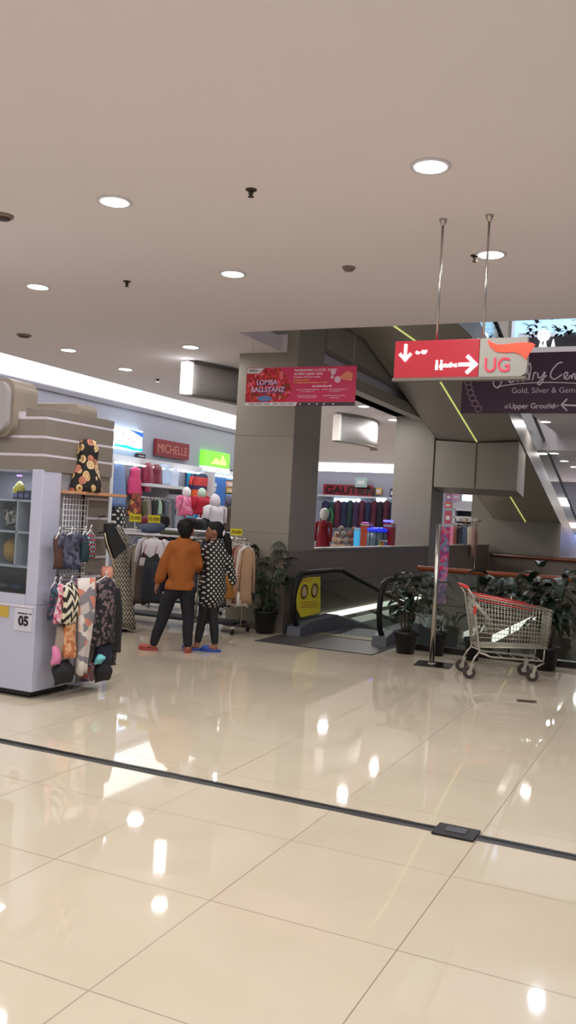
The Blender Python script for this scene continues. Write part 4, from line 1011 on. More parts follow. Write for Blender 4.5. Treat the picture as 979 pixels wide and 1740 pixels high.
# ================================================================== SHOPPING TROLLEY
TR = mat('trolley_wire', (186, 182, 168), .35, .6); TRR = mat('trolley_red', (206, 52, 52), .4); TYRE = mat('castor_grey', (62, 54, 50), .5)
t = thing('shopping_trolley', 'chrome wire shopping trolley with red handle and red rim bars parked by the glass railing', 'shopping trolley', (-1.80, 9.65, 0), math.radians(24))
def tp(x, y, z): return Vector((x, y, z))
bk, fr = -.40, .43                                  # back (handle) and front of the basket along x
def rim(u, s): # top rim point
    return tp(bk+(fr-bk)*u, s*(.24-.05*u), .86-.11*u)
def bot(u, s): return tp(bk+.06+(fr-.03-bk-.06)*u, s*(.20-.05*u), .33+.02*u)
b = MB()
for s in (-1, 1):
    b.tube([rim(0, s), rim(1, s)], .007, 8); b.tube([bot(0, s), bot(1, s)], .006, 8)
for u in (0, 1): b.tube([rim(u, -1), rim(u, 1)], .007, 8); b.tube([bot(u, -1), bot(u, 1)], .006, 8)
b.build('basket_rim', TR, t)
for s in (-1, 1):
    b = MB()
    for k in range(25): u = k/24; b.tube([rim(u, s), bot(u, s)], .0022, 5)
    for k in range(1, 10): v = k/10; b.tube([rim(0, s).lerp(bot(0, s), v), rim(1, s).lerp(bot(1, s), v)], .0026, 5)
    b.build('side_mesh', TR, t)
b = MB()
for k in range(12): v = -1+2*k/11; b.tube([rim(1, v), bot(1, v)], .0022, 5)
for k in range(1, 10): v = k/10; b.tube([rim(1, -1).lerp(bot(1, -1), v), rim(1, 1).lerp(bot(1, 1), v)], .0024, 5)
b.build('front_mesh', TR, t)
b = MB()
for k in range(12): v = -1+2*k/11; b.tube([rim(0, v), bot(0, v)], .0022, 5)
for k in range(1, 8): v = k/8; b.tube([rim(0, -1).lerp(bot(0, -1), v), rim(0, 1).lerp(bot(0, 1), v)], .0024, 5)
b.build('rear_flap', TR, t)
b = MB()
for k in range(12): v = -1+2*k/11; b.tube([bot(0, v), bot(1, v)], .0022, 5)
for k in range(1, 14): u = k/14; b.tube([bot(u, -1), bot(u, 1)], .0024, 5)
b.build('bottom_mesh', TR, t)
b = MB()
for k in range(7): v = -.85+1.7*k/6; b.tube([tp(bk+.02, .22*v, .8), tp(bk+.2, .2*v, .62), tp(bk+.2, .2*v, .46)], .0025, 5)
b.tube([tp(bk+.2, -.19, .62), tp(bk+.2, .19, .62)], .004, 6); b.build('child_seat', TR, t)
MB().tube([tp(bk-.09, -.25, .955), tp(bk-.09, .25, .955)], .019, 12).build('handle', TRR, t)
for s in (-1, 1): MB().tube([rim(.0, s)+tp(0, s*.008, .016), rim(.78, s)+tp(0, s*.008, .016)], .0075, 8).build('rim_bar', TRR, t)
for s in (-1, 1): MB().tube([rim(.0, s)+tp(.02, s*.01, -.03), rim(.74, s)+tp(0, s*.01, -.03)], .0055, 8).build('rim_bar', TRR, t)
for s in (-1, 1):
    b = MB(); b.tube([tp(bk-.09, s*.24, .95), tp(bk-.02, s*.24, .86), tp(bk+.07, s*.215, .34), tp(bk+.075, s*.215, .28), tp(bk+.03, s*.22, .22), tp(bk-.0, s*.225, .16)], .0105, 8)
    b.tube([tp(bk+.07, s*.215, .28), tp(bk+.2, s*.205, .235), tp(fr-.08, s*.18, .22), tp(fr-.06, s*.18, .2), tp(fr-.14, s*.18, .155)], .0095, 8)
    b.tube([tp(fr-.07, s*.18, .22), tp(fr-.06, s*.17, .34)], .007, 8)
    b.build('frame', TR, t)
b = MB()
for k in range(5): x = bk+.2+k*.13; b.tube([tp(x, -.2, .235), tp(x, .2, .235)], .004, 6)
b.build('lower_rack', TR, t)
MB().box(-.012, .012, -.02, .02, -.04, .04, Matrix.Translation((bk-.0, -.245, .72))).build('red_clip', TRR, t)
for x in (bk+.0, fr-.16):
    for s in (-1, 1):
        y = s*(.225 if x < 0 else .18)
        w = MB(); w.cyl((x-.02, y-.016, .065), (x-.02, y+.016, .065), .065, seg=24); wo = w.build('castor', TYRE, t)
        MB().cyl((x-.02, y-.02, .065), (x-.02, y+.02, .065), .028, seg=16).build('hub', CHROME, wo)
        f = MB(); [f.prism([tp(x-.035, y+k*.022, .06), tp(x-.005, y+k*.022, .06), tp(x+.022, y+k*.022, .15), tp(x-.018, y+k*.022, .155)], (0, .003, 0)) for k in (-1, 1)]
        f.box(x-.02, x+.024, y-.024, y+.027, .15, .162); f.build('fork', TR, wo)

# ================================================================== GARMENT RACKS IN THE AISLE
def rack(label, x0, x1, y, z, shelf=False):
    t = thing('garment_rack', label, 'garment rack', ((x0+x1)/2, y, 0)); w = (x1-x0)/2
    MB().tube([(-w, 0, z), (w, 0, z)], .016, 10).build('rail', CHROME, t)
    for s in (-1, 1):
        MB().tube([(s*(w-.04), 0, .09), (s*(w-.04), 0, z)], .014, 10).build('upright', CHROME, t)
        MB().tube([(s*(w-.04), -.25, .09), (s*(w-.04), .25, .09)], .016, 10).build('foot', CHROME, t)
        for q in (-.22, .22): MB().cyl((s*(w-.04)-.012, q, .036), (s*(w-.04)+.012, q, .036), .036, seg=14).build('castor', BLACK, t)
    for q in (-.12, .12): MB().tube([(-w+.04, q, .12), (w-.04, q, .12)], .011, 8).build('base_bar', BLACK, t)
    MB().box(-w+.05, w-.05, -.2, .2, .13, .15).build('dark_deck', BLACK, t)  # dark deck added to keep the space under the rack dark
    if shelf:
        MB().box(-w, w, -.24, .24, z+.03, z+.05).build('top_shelf', WPAINT, t)
        b = MB(); [b.tube([(s*(w-.04), 0, z), (s*(w-.04), 0, z+.03)], .012, 8) for s in (-1, 1)]; b.build('shelf_bracket', CHROME, t)
    return t
GC = {n: mat('cloth_'+n, c, .85, var=.18, vscale=5) for n, c in dict(taupe=(96, 86, 76), grey=(118, 114, 116), brown=(76, 60, 52), stone=(128, 116, 104), charcoal=(48, 46, 52), black=(22, 21, 25), white=(206, 200, 206), cream=(198, 182, 162), sage=(106, 116, 108), tan=(164, 132, 104), rose=(176, 140, 128), maroon=(106, 34, 52), mustard=(150, 100, 40), pink=(214, 122, 154), red=(176, 24, 50), blue=(70, 84, 116), rust=(132, 76, 60), slate=(84, 90, 104), ivory=(214, 208, 196), mint=(150, 176, 158), olive=(80, 78, 52)).items()}
rack('long low garment rack behind the two people, filled with dark clothes', -7.35, -6.08, 10.45, 1.20, True)
rack('short garment rack with pastel clothes between the polka dot tunic and the front column', -6.0, -5.42, 10.50, 1.26)
rack('garment rack deeper in the aisle behind the long low one', -8.3, -6.6, 12.3, 1.24, True)
gl_ = [('brown', 'dress'), ('taupe', 'dress'), ('taupe', 'dress'), ('grey', 'trousers'), ('charcoal', 'dress'), ('stone', 'top'), ('brown', 'dress')]
for i, (c, k) in enumerate(gl_):
    ghang('hanging_garment', ['first', 'second', 'third', 'fourth', 'fifth', 'sixth', 'seventh'][i]+' muted garment counted rightwards from the zigzag dress, '+c, 'clothes', 'Y', 10.60-.04*i, 192+i*6.5, 216+i*6.5, 926-(i % 2)*2, 1026-(i % 3)*3, GC[c], k, .6 if k == 'top' else 0, 'muted clothes on the long low rack', d=.035, amp=.3, k=9)
cols2 = ['black', 'charcoal', 'rust', 'blue', 'black', 'slate', 'maroon', 'charcoal', 'brown', 'black', 'cream', 'slate']
for i, c in enumerate(cols2):
    garment('hanging_garment', 'clothes hanging behind the two people on the long low rack', 'clothes', (-6.72+i*.05, 10.45, 1.20), PI/2-.2+.1*(i % 3), .40, .72, GC[c], 'top', sl=.45, group='dark clothes behind the two people', d=.022, amp=.3)
cols3 = [('slate', 'blue grey'), ('sage', 'sage green'), ('stone', 'stone'), ('cream', 'cream'), ('rust', 'rust brown'), ('rose', 'dusty rose'), ('ivory', 'ivory'), ('tan', 'tan')]
for i, (c, n) in enumerate(cols3):
    ghang('hanging_garment', n+' garment on the pastel rack beside the polka dot tunic', 'clothes', 'Y', 10.62-.035*i, 376+i*5.2, 396+i*5.2, 921+i*1.2, 1030-4*(i % 3), GC[c], 'top', .8, 'pastel clothes beside the column', d=.035, amp=.25)
garment('hanging_garment', 'short mustard garment low on the pastel rack near the column', 'clothes', (-5.60, 10.38, .78), .3, .18, .32, GC['mustard'], 'skirt', d=.04, hang=False)
# front facing tee and slip dress at the rack end
ghang('white_tee', 'white tee shirt under a dark slip dress, hung facing out beside the orange shirt', 'tee shirt', 'Y', 10.05, 240, 284, 916, 962, GC['white'], 'top', sl=.9, d=.07)
t2 = ghang('slip_dress', 'dark navy slip dress with thin red straps worn over the white tee', 'slip dress', 'Y', 9.985, 240, 280, 948, 1024, mat('slip_navy', (30, 32, 42), .7), 'skirt', d=.075, hang=False)
b = MB()
for s in (-1, 1): b.tube([(s*.075, -.085, -.01), (s*.09, -.09, .08), (s*.085, -.05, .17)], .006, 6)
b.build('strap', mat('strap_red', (120, 40, 52), .6), t2)
b = MB(); b.prism([(-.15, -.085, 0.0), (.15, -.085, 0.0), (.11, -.085, .07), (.0, -.085, -.0), (-.11, -.085, .07)], (0, .02, 0)); b.build('neckline', mat('slip_navy', (30, 32, 42), .7), t2)
# zigzag maxi dress on its own pole
p = PZ(202, 1072, 0)
t2 = thing('maxi_dress', 'long black and cream zigzag knit dress on a stand right of the kiosk', 'dress', (p.x, p.y, 0))
o = cloth_mb(.30, 1.28, 'dress', .11, 6, .12, 77); o.v = [v+Vector((-.08+.17*(-v.z/1.28)**1.5, 0, 1.34)) for v in o.v]
o.build('fabric', pattern('knit_zigzag', 'zigzag', [(58, 54, 48), (160, 152, 134)], 21), t2)
MB().cyl((0, 0, 0), (-.08, 0, 1.36), .012).build('pole', CHROME, t2); MB().lathe([(.13, 0), (.13, .012), (.02, .02)]).build('base', BLACK, t2)
# things on top of the long rack
def price_sign(px, py, Y, label, w=.2, h=.11, s='35.000'):
    p = PY(px, py, Y); t2 = thing('price_sign', label, 'price sign', (p.x, p.y, p.z-h/2-.13))
    MB().box(-w/2, w/2, -.004, .004, .13, .13+h).build('card', mat('card_yellow', (206, 196, 34), .5), t2)
    MB().cyl((0, 0.0, 0), (0, 0, .135), .006).build('stick', WPAINT, t2); MB().lathe([(.04, 0), (.04, .006), (.01, .01)]).build('foot', WPAINT, t2)
    text('lettering', s, mat('price_brown', (120, 84, 20), .5), t2, (0, -.006, .13+h*.3), (1, 0, 0), (0, 0, 1), h*.6, .001, 'CENTER', bold=.002)
    return t2
price_sign(230, 880, 10.5, 'yellow price sign on the white rack top, left of the pair')
price_sign(262, 882, 10.5, 'yellow price sign on the white rack top, nearest the orange shirt')
t3 = price_sign(402, 904, 10.5, 'yellow price sign above the pastel clothes beside the column', .17, .09)
def folded(label, c, m, w=.3, d=.22, h=.05):
    t2 = thing('folded_clothes', label, 'folded clothes', c)
    for k in range(3):
        MB().box(-w/2+.004*k, w/2-.004*k, -d/2, d/2, k*h/3, (k+1)*h/3-.003).build('fold', m, t2, bevel=.006)
    return t2
lump('jeans_heap', 'heap of blue denim on the white rack top behind the price signs', 'jeans', (-6.98, 10.52, 1.25), .21, mat('denim', (74, 84, 108), .9, var=.3, bump=.5), sy=.7, sz=.38, seed=21)
folded('white folded stack at the left end of the white rack top', (-7.2, 10.4, 1.25), GC['white'])
folded('olive folded stack on the rack top beside the orange shirt', (-6.55, 10.45, 1.25), GC['olive'], .3, .22, .05)
folded('pale grey folded stack on the rack top between the two people', (-6.25, 10.45, 1.25), GC['grey'])

# ================================================================== SHOPS ON THE LEFT WALL
XW = -11.5
def onwall(name, label, cat, x0, x1, y0, y1, m, th=.04, X=XW+.06, kind_parent=None, plane='X', bevel=0.):
    P = PX if plane == 'X' else PY
    a = P(x0, (y0+y1)/2, X); c = P(x1, (y0+y1)/2, X); z1 = P((x0+x1)/2, y0, X).z; z0 = P((x0+x1)/2, y1, X).z
    t = thing(name, label, cat, (a+c)/2 + Vector((0, 0, z0-(a.z+c.z)/2)))
    w = abs(c.y-a.y) if plane == 'X' else abs(c.x-a.x); h = z1-z0
    t['w'] = w; t['h'] = h
    b = MB()
    if plane == 'X': b.box(-th/2, th/2, -w/2, w/2, 0, h)
    else: b.box(-w/2, w/2, -th/2, th/2, 0, h)
    b.build('panel', m, t, bevel=bevel); return t, w, h
CY = (0, 1, 0); UP = (0, 0, 1)
# sign boards (seen from +X: lettering runs along +Y)
t, w, h = onwall('shop_sign', 'glowing white and blue shop light box above the patterned blue dress', 'shop sign', 190, 238, 728, 764, mat('box_white_glow', (240, 250, 255), .4, es=4.5, ecol=(205, 240, 255)), .12)
b = MB(); b.prism([(.065, y*w, z*h) for y, z in ((-.1, .98), (.5, .92), (.5, .68), (.38, .74), (.1, .9))], (.012, 0, 0)); b.build('swoosh', mat('box_blue', (20, 90, 200), .4, es=.9), t)
b = MB(); b.prism([(.065, y*w, z*h) for y, z in ((-.5, .16), (-.1, .2), (.3, .12), (.5, .16), (.5, .0), (.2, -.0), (-.1, .05), (-.5, .08))], (.012, 0, 0)); b.build('swoosh', mat('box_cyan', (0, 190, 220), .4, es=1.4), t)
b = MB(); [b.ball((.066, y*w, z*h), .006, .03, .03, 10) for y, z in ((-.2, .72), (.0, .5), (.16, .42))]; b.build('emblem', mat('box_pink', (220, 130, 170), .4, es=.5), t)
t, w, h = onwall('shop_sign', 'red shop sign reading MICHELLE in pale capital letters', 'shop sign', 263, 320, 750, 778, mat('michelle_red', (116, 14, 30), .5), .06)
text('lettering', 'MICHELLE', mat('michelle_letter', (176, 116, 100), .5), t, (.034, -w*.46, h*.24), CY, UP, h*.72, .004, sx=w*.92/(h*.72*4.55))
t, w, h = onwall('shop_sign', 'bright green glowing shop light box right of the red sign', 'shop sign', 343, 387, 768, 794, mat('box_green', (90, 220, 40), .4, es=1.8, ecol=(100, 235, 50)), .12)
b = MB(); b.prism([(.065, y*w, z*h) for y, z in ((-.25, .2), (.35, .2), (.35, .32), (.2, .85), (.1, .35), (-.05, .6), (-.15, .35))], (.012, 0, 0)); b.build('emblem', mat('box_yellowish', (235, 235, 120), .4, es=1.2), t)
MB().box(-.06, .075, -w*.5, w*.5, -.12, -.01).build('lower_glow', mat('box_pale_glow', (200, 240, 255), .4, es=1.8), t)
for x0, x1, y0, y1, l in ((231, 246, 771, 779, 'small dark exit board under the blue and white light box'), (382, 394, 798, 806, 'small dark exit board right of the green light box'), (296, 302, 801, 807, 'tiny dark tag on the white wall beside the pale blue shirts')):
    t, w, h = onwall('small_sign', l, 'sign', x0, x1, y0, y1, BLACK, .05)
    if 'exit' in l: MB().box(.026, .03, -w*.3, w*.35, h*.4, h*.6).build('print', STR, t)
# shop fronts: header beam, partitions, backdrop, shelf
def wall_beam(n, y0, y1, z0, z1, d, m): return struct(n, MB().box(XW, XW+d, y0, y1, z0, z1), m)
wall_beam('trim_6', 13.2, 23, 2.58, 2.72, .10, WPAINT)
wall_beam('trim_7', 12, 23, 3.76, 3.84, .05, mat('bulkhead_grey', (128, 126, 136), .7))
for y in (15.1, 19.35, 21.6): wall_beam('trim_8', y, y+.08, 0, 2.6, .45, WPAINT)
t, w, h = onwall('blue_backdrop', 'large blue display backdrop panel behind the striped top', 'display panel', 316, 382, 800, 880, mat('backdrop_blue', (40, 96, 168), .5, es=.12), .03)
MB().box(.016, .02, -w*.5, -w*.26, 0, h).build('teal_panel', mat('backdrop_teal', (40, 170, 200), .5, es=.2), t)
b = MB(); [b.ball((.018, w*.22, h*z), .004, .07*k, .06, 10) for z, k in ((.72, 1), (.62, .6), (.5, .9), (.42, .6))]; b.build('print', WPAINT, t)
t, w, h = onwall('dark_backdrop', 'dark display panel behind the patterned blue dress', 'display panel', 189, 206, 782, 870, mat('backdrop_dark', (36, 44, 66), .6), .03)
for i, (y0, y1, c) in enumerate(((808, 816, (110, 170, 220)), (818, 828, (200, 150, 130)), (829, 838, (190, 150, 80)), (840, 848, (120, 160, 200)), (848, 858, (210, 130, 130)))):
    t, w, h = onwall('wall_poster', ['pale blue', 'salmon', 'mustard', 'sky blue', 'rose'][i]+' small poster in the column of posters beside the front column', 'poster', 384, 400, y0, y1, mat('poster_%d' % i, c, .5), .02, XW+.06)
    MB().box(.011, .014, -w*.3, w*.3, h*.3, h*.6).build('print', WPAINT, t)
t, w, h = onwall('wall_shelf', 'white wall shelf above the rail of grey and black clothes', 'shelf', 240, 306, 824, 829, WPAINT, .5, XW+.27)
t.name = 'wall_shelf'
for q in (-.45, .45): MB().box(-.25, .2, q*w-.01, q*w+.01, -.12, 0).build('bracket', STEEL, t)
lw = mat('led_tube', (240, 248, 255), .4, es=5)
tag(MB().tube([(XW+.25, 15.3, 2.54), (XW+.25, 19.2, 2.54)], .02, 8).build('shop_tube_lamp', lw), 'white tube lamp under the shop beam over the maroon garments', 'tube lamp')
tag(MB().tube([(XW+.25, 19.6, 2.54), (XW+.25, 21.4, 2.54)], .02, 8).build('shop_tube_lamp', lw), 'white tube lamp under the shop beam over the blue backdrop', 'tube lamp')
XG = XW+.22
LBL = pattern('blue_lattice', 'check', [(98, 124, 172), (126, 150, 192), (84, 106, 156)], 20)
g('long_dress', 'pale blue lattice print dress hung highest on the left shop wall', 'dress', 'X', XG, 188, 217, 786, 862, LBL, 'dress', d=.10)
g('long_dress', 'bright pink dress hung beside the pale blue lattice dress', 'dress', 'X', XG, 219, 242, 794, 842, mat('hot_pink', (196, 62, 110), .8, var=.3, vscale=20), 'dress', d=.1)
g('long_dress', 'brown and gold floral dress hanging under the bright pink one', 'dress', 'X', XG+.1, 220, 241, 838, 876, pattern('brown_gold', 'floral', [(96, 46, 28), (190, 140, 70), (150, 60, 50)], 8), 'skirt', d=.1, hang=False)
g('long_dress', 'black dress with white dots under the pale blue lattice dress', 'dress', 'X', XG+.1, 188, 216, 862, 902, pattern('black_white_dots', 'dots', [(22, 22, 26), (200, 196, 190)], 9), 'skirt', d=.1, hang=False)
g('folded_blouse', 'maroon shiny garment hung left over the white wall shelf', 'blouse', 'X', XG, 243, 260, 786, 821, mat('maroon_satin', (128, 30, 62), .35), 'top', d=.1)
g('folded_blouse', 'maroon garment hung right over the white wall shelf beside the pale blue shirts', 'blouse', 'X', XG, 257, 275, 789, 823, mat('maroon_satin2', (112, 26, 52), .4), 'top', d=.1)
g('shirt', 'white and pale blue tee shirt beside the maroon garments, left one', 'tee shirt', 'X', XG, 274, 289, 790, 824, mat('pale_blue', (178, 200, 226), .8), 'top', sl=.4, d=.08)
g('shirt', 'white and pale blue tee shirt beside the maroon garments, right one', 'tee shirt', 'X', XG, 287, 304, 796, 828, mat('very_pale_blue', (198, 208, 232), .8), 'top', sl=.4, d=.08)
for i, (x, c, n) in enumerate(((243, 'olive', 'beige olive'), (249, 'stone', 'stone'), (256, 'black', 'black'), (262, 'charcoal', 'charcoal'), (267, 'mint', 'pale mint'), (272, 'black', 'second black'), (278, 'slate', 'blue slate'), (284, 'grey', 'light grey'), (290, 'slate', 'darker slate'))):
    g('rail_garment', n+' garment on the wall rail under the white shelf', 'clothes', 'X', XG+.15, x, x+8, 849, 896 if i < 5 else 900, GC[c], 'top', sl=.5, d=.05, group='clothes on the wall rail')
t = thing('wall_rail', 'chrome clothes rail under the white wall shelf', 'clothes rail', (XG+.15, (PX(243, 848, XG+.15).y+PX(298, 848, XG+.15).y)/2, PX(270, 847, XG+.15).z)); L = (PX(298, 848, XG+.15).y-PX(243, 848, XG+.15).y)/2
MB().tube([(0, -L-.1, 0), (0, L+.1, 0)], .015, 8).build('rail', CHROME, t); [MB().tube([(0, s*L, 0), (-.36, s*L, 0)], .01, 8).build('bracket', CHROME, t) for s in (-1, 1)]
g('rainbow_blouse', 'rainbow striped top with purple sleeves hung on the blue backdrop', 'top', 'X', XG, 328, 355, 804, 846, pattern('rainbow', 'stripes', [(120, 40, 150), (216, 90, 40), (216, 90, 40), (60, 50, 90), (206, 70, 70), (206, 70, 70), (40, 60, 90)], 1.35), 'top', sl=.7, d=.1)
def dummy(label, X, x0, x1, y0, y1, m, head=None, white=True, hood=False, coat=False, plane='X'):
    P = PX if plane == 'X' else PY
    c = P((x0+x1)/2, y1, X); top = P((x0+x1)/2, y0, X); w = (P(x1, y1, X)-P(x0, y1, X)).length; h = top.z-c.z
    t = thing('mannequin', label, 'mannequin', (c.x, c.y, 0), PI/2 if plane == 'X' else 0)
    hh = h*.26 if head else h*.1
    b = cloth_mb(w, h-hh, 'dress' if coat else 'top', .11, 6, .08, int(x0)); sleeves(b, w, h-hh, .7, w*.13, .05); b.v = [v+Vector((0, 0, top.z-hh)) for v in b.v]
    b.build('garment', m, t)
    b = MB(); b.lathe([(.05, -.02), (.045, hh*.45), (.04, hh*.5)], (0, 0, top.z-hh));
    if head: b.ball((0, 0, top.z-hh*.42), .085, .095, .12)
    b.build('head', head or DUMMY, t)
    if hood: MB().ball((0, .02, top.z-hh*.45), .12, .12, .16).build('headscarf', m, t)
    MB().cyl((0, 0, .02), (0, 0, c.z+.05), .018).build('pole', CHROME, t); MB().lathe([(.2, 0), (.2, .012), (.03, .025)]).build('base', CHROME, t)
    return t
dummy('mannequin bust in a pink patterned blouse left of the red one', -9.6, 303, 327, 832, 876, pattern('pink_mottle', 'patches', [(216, 110, 150), (226, 140, 170), (206, 90, 130)], 12), DUMMY)
dummy('mannequin bust in a red blouse below the rainbow striped top', -9.5, 328, 354, 834, 874, GC['red'], mat('mannequin_mint', (180, 206, 186), .5))
dummy('white mannequin with white headscarf and long white top', -9.2, 350, 378, 846, 900, GC['white'], DUMMY, hood=True)
dummy('mannequin in a brown dress with grey scarf beside the front column', -9.6, 378, 395, 844, 904, GC['brown'], mat('scarf_grey', (92, 90, 108), .8), coat=True)
dummy('mannequin bust in a black top behind the head of the orange shirt', -8.6, 322, 350, 878, 915, GC['black'], None)
for i, (x, y, c, n) in enumerate(((250, 884, 'maroon', 'maroon'), (277, 872, 'black', 'black'), (318, 884, 'olive', 'olive'), (398, 912, 'charcoal', 'charcoal'))[:2]):
    p = PY(x, y, 12.3); lump('soft_hat', n+' soft hat standing on the deeper rack top', 'hat', (p.x, p.y, 1.29), .12+.02*i, GC[c], sz=.8, seed=30+i)
for i in range(12):
    garment('hanging_garment', 'clothes on the rack deeper in the aisle', 'clothes', (-8.2+i*.14, 12.3, 1.24), PI/2-.2, .42, .8, GC[['blue', 'white', 'tan', 'charcoal', 'pink', 'slate'][i % 6]], 'top', sl=.5, group='clothes on the deeper rack', d=.03, amp=.25)
# ================================================================== SHOPS BEHIND THE MIDDLE OPENING
YW = 34.12
def yw(*a, **k): return onwall(*a, plane='Y', **k)
t, w, h = yw('shop_sign', 'long red sign with dark outlined capital letters on the far wall', 'shop sign', 550, 634, 824, 842, mat('far_sign_red', (130, 26, 40), .5), .08, YW-.05)
text('lettering', 'GAUTIERI', BLACK, t, (-w*.46, -.045, h*.16), (1, 0, 0), UP, h*.95, .004, bold=.012, sx=1.25)
for x0, x1, y0, y1, l, c in ((604, 624, 812, 828, 'small green and white hanging board before the long red sign', (150, 176, 170)), (637, 649, 829, 840, 'orange square poster right of the long red sign', (206, 160, 90)), (663, 672, 830, 846, 'dark framed poster beside the middle column', (60, 66, 84))):
    t, w, h = yw('wall_poster', l, 'poster', x0, x1, y0, y1, mat('poster_'+l[:5], c, .5), .05, YW-(.3 if 'hang' in l else .04))
    MB().box(-w*.3, w*.3, -.03, -.027, h*.3, h*.7).build('print', WPAINT, t)
t, w, h = yw('wall_ledge', 'pale ledge running above the row of dark jackets on the far wall', 'ledge', 542, 672, 843, 846, WPAINT, .3, YW-.16)
for x0, x1 in ((568, 612), (640, 656)):
    t, w, h = yw('shelf_lamp', ('long' if x0 < 600 else 'short')+' cold white lamp strip above the dark jackets on the far wall', 'tube lamp', x0, x1, 847, 853, mat('cold_glow', (210, 240, 255), .4, es=5, ecol=(200, 236, 255)), .06, YW-.3)
dk = {'navy': (28, 32, 66), 'dark green': (24, 46, 50), 'maroon': (76, 24, 44), 'black': (20, 20, 30), 'purple': (54, 34, 66)}
for i, n in enumerate(['navy', 'dark green', 'maroon', 'navy', 'dark green', 'purple', 'maroon', 'navy', 'maroon', 'black', 'maroon', 'navy']):
    x = 549+i*10.3
    g('jacket', ['first', 'second', 'third', 'fourth', 'fifth', 'sixth', 'seventh', 'eighth', 'ninth', 'tenth', 'eleventh', 'twelfth'][i]+' in the row of dark jackets on the far wall, '+n, 'jacket', 'Y', YW-.5, x, x+11, 850+(i % 2)*2, 896, mat('jacket_'+n, dk[n], .8, var=.3), 'top', sl=.8, d=.12, group='dark jackets on the far wall')
# counters standing behind the low wall
def counter(label, x0, x1, y0, y1, z, m):
    t = thing('display_counter', label, 'counter', ((x0+x1)/2, (y0+y1)/2, 0)); a, c = (x1-x0)/2, (y1-y0)/2
    MB().box(-a, a, -c, c, .06, z-.03).build('cabinet', m, t, bevel=.01); MB().box(-a-.02, a+.02, -c-.02, c+.02, z-.03, z).build('counter_top', WPAINT, t); MB().box(-a+.04, a-.04, -c+.04, c-.04, 0, .06).build('plinth', BLACK, t)
    return t
counter('long display counter behind the low wall carrying bags and cases', -8.3, -5.5, 16.1, 16.9, .98, mat('counter_grey', (120, 112, 104), .5))
CZ = .98
def cpt(px, Y=16.4): p = PY(px, 925, Y); return p.x
t = dummy('red coat on a hanger stand with a white head, behind the low wall', 15.2, 536, 560, 866, 935, mat('red_coat', (140, 20, 38), .8, var=.2), DUMMY, plane='Y', coat=True)
MB().tube([(.02, -.05, 1.72), (.12, -.03, 1.78), (.17, 0, 1.66), (.16, 0, 1.5)], .014, 8).build('hanger', mat('hanger_green', (60, 180, 80), .4), t)
PB = pattern('bag_floral', 'patches', [(176, 152, 130), (150, 70, 66), (200, 184, 160), (110, 84, 66), (130, 110, 96)], 26)
rr = random.Random(5); n = 0
for row, (dz, cnt, r) in enumerate(((0, 6, .085), (.13, 5, .085), (.26, 4, .08), (.38, 2, .07))):
    for k in range(cnt):
        x = 562+(k+.5)*(46/cnt)
        lump('patterned_pouch', 'small patterned pouch in the heap beside the red coat', 'pouch', (cpt(x), 16.5+.02*row, CZ+dz), r, [PB, GC['tan'], PB, GC['stone'], GC['rust'], GC['cream']][(k+row) % 6], 'pouches heaped beside the red coat', sy=.8, sz=.75, seed=40+n); n += 1
def box_at(name, label, cat, x0, x1, y0, m, Y=16.35, d=.12, extra=None):
    a = PY(x0, 925, Y); c = PY(x1, 925, Y); z1 = PY((x0+x1)/2, y0, Y).z; w = (c.x-a.x)
    t = thing(name, label, cat, ((a.x+c.x)/2, Y, CZ)); MB().box(-w/2, w/2, -d, d, 0, z1-CZ).build('case', m, t, bevel=.006)
    MB().box(-w/2-.004, w/2+.004, -d-.004, d+.004, (z1-CZ)*.9, (z1-CZ)*.96).build('lid_edge', WPAINT, t)
    return t
ACR = mat('acrylic_blue', (70, 170, 220), .2, es=.6); 
box_at('lit_case', 'narrow glowing light blue case on the counter behind the low wall', 'display case', 604, 613, 897, ACR)
box_at('orange_case', 'orange panelled box on the counter between the blue case and the glass jar', 'display case', 615, 629, 888, mat('case_orange', (206, 90, 60), .5))
box_at('red_case', 'red panelled box on the counter next to the middle column', 'display case', 654, 668, 890, mat('case_red', (190, 50, 60), .5), Y=16.6)
t = thing('glass_jar', 'big round glass display jar with blue lit lid on the counter', 'display jar', (cpt(641), 16.35, CZ))
MB().lathe([(.2, 0), (.2, .38), (.17, .42)]).build('jar', mat('jar_glass', (110, 140, 160), .15, spec=.8), t); MB().lathe([(.2, .42), (.21, .47), (.1, .50)]).build('lid', mat('lid_blue', (40, 60, 170), .4, es=.6, ecol=(40, 60, 255)), t)
[MB().cyl((.2*math.cos(a), .2*math.sin(a), 0), (.2*math.cos(a), .2*math.sin(a), .42), .008).build('rib', BLACK, t) for a in (3.6, 4.3, 5.0, 5.7)]
LEDB = mat('led_blue', (60, 60, 255), .4, es=7, ecol=(60, 60, 255)); LEDP = mat('led_magenta', (200, 100, 255), .4, es=6, ecol=(190, 100, 255))
for x0, x1, y, m, l in ((616, 626, 889, LEDP, 'violet light bar over the orange box'), (652, 668, 885, LEDB, 'blue light bar over the red box next to the middle column')):
    a = PY(x0, y, 17.4); c = PY(x1, y, 17.4); t = thing('light_bar', l, 'light', ((a.x+c.x)/2, 17.4, 0))
    MB().box(-(c.x-a.x)/2, (c.x-a.x)/2, -.02, .02, a.z-.02, a.z+.02).build('lamp', m, t); MB().cyl((0, .02, 0), (0, .02, a.z-.02), .015).build('post', BLACK, t)
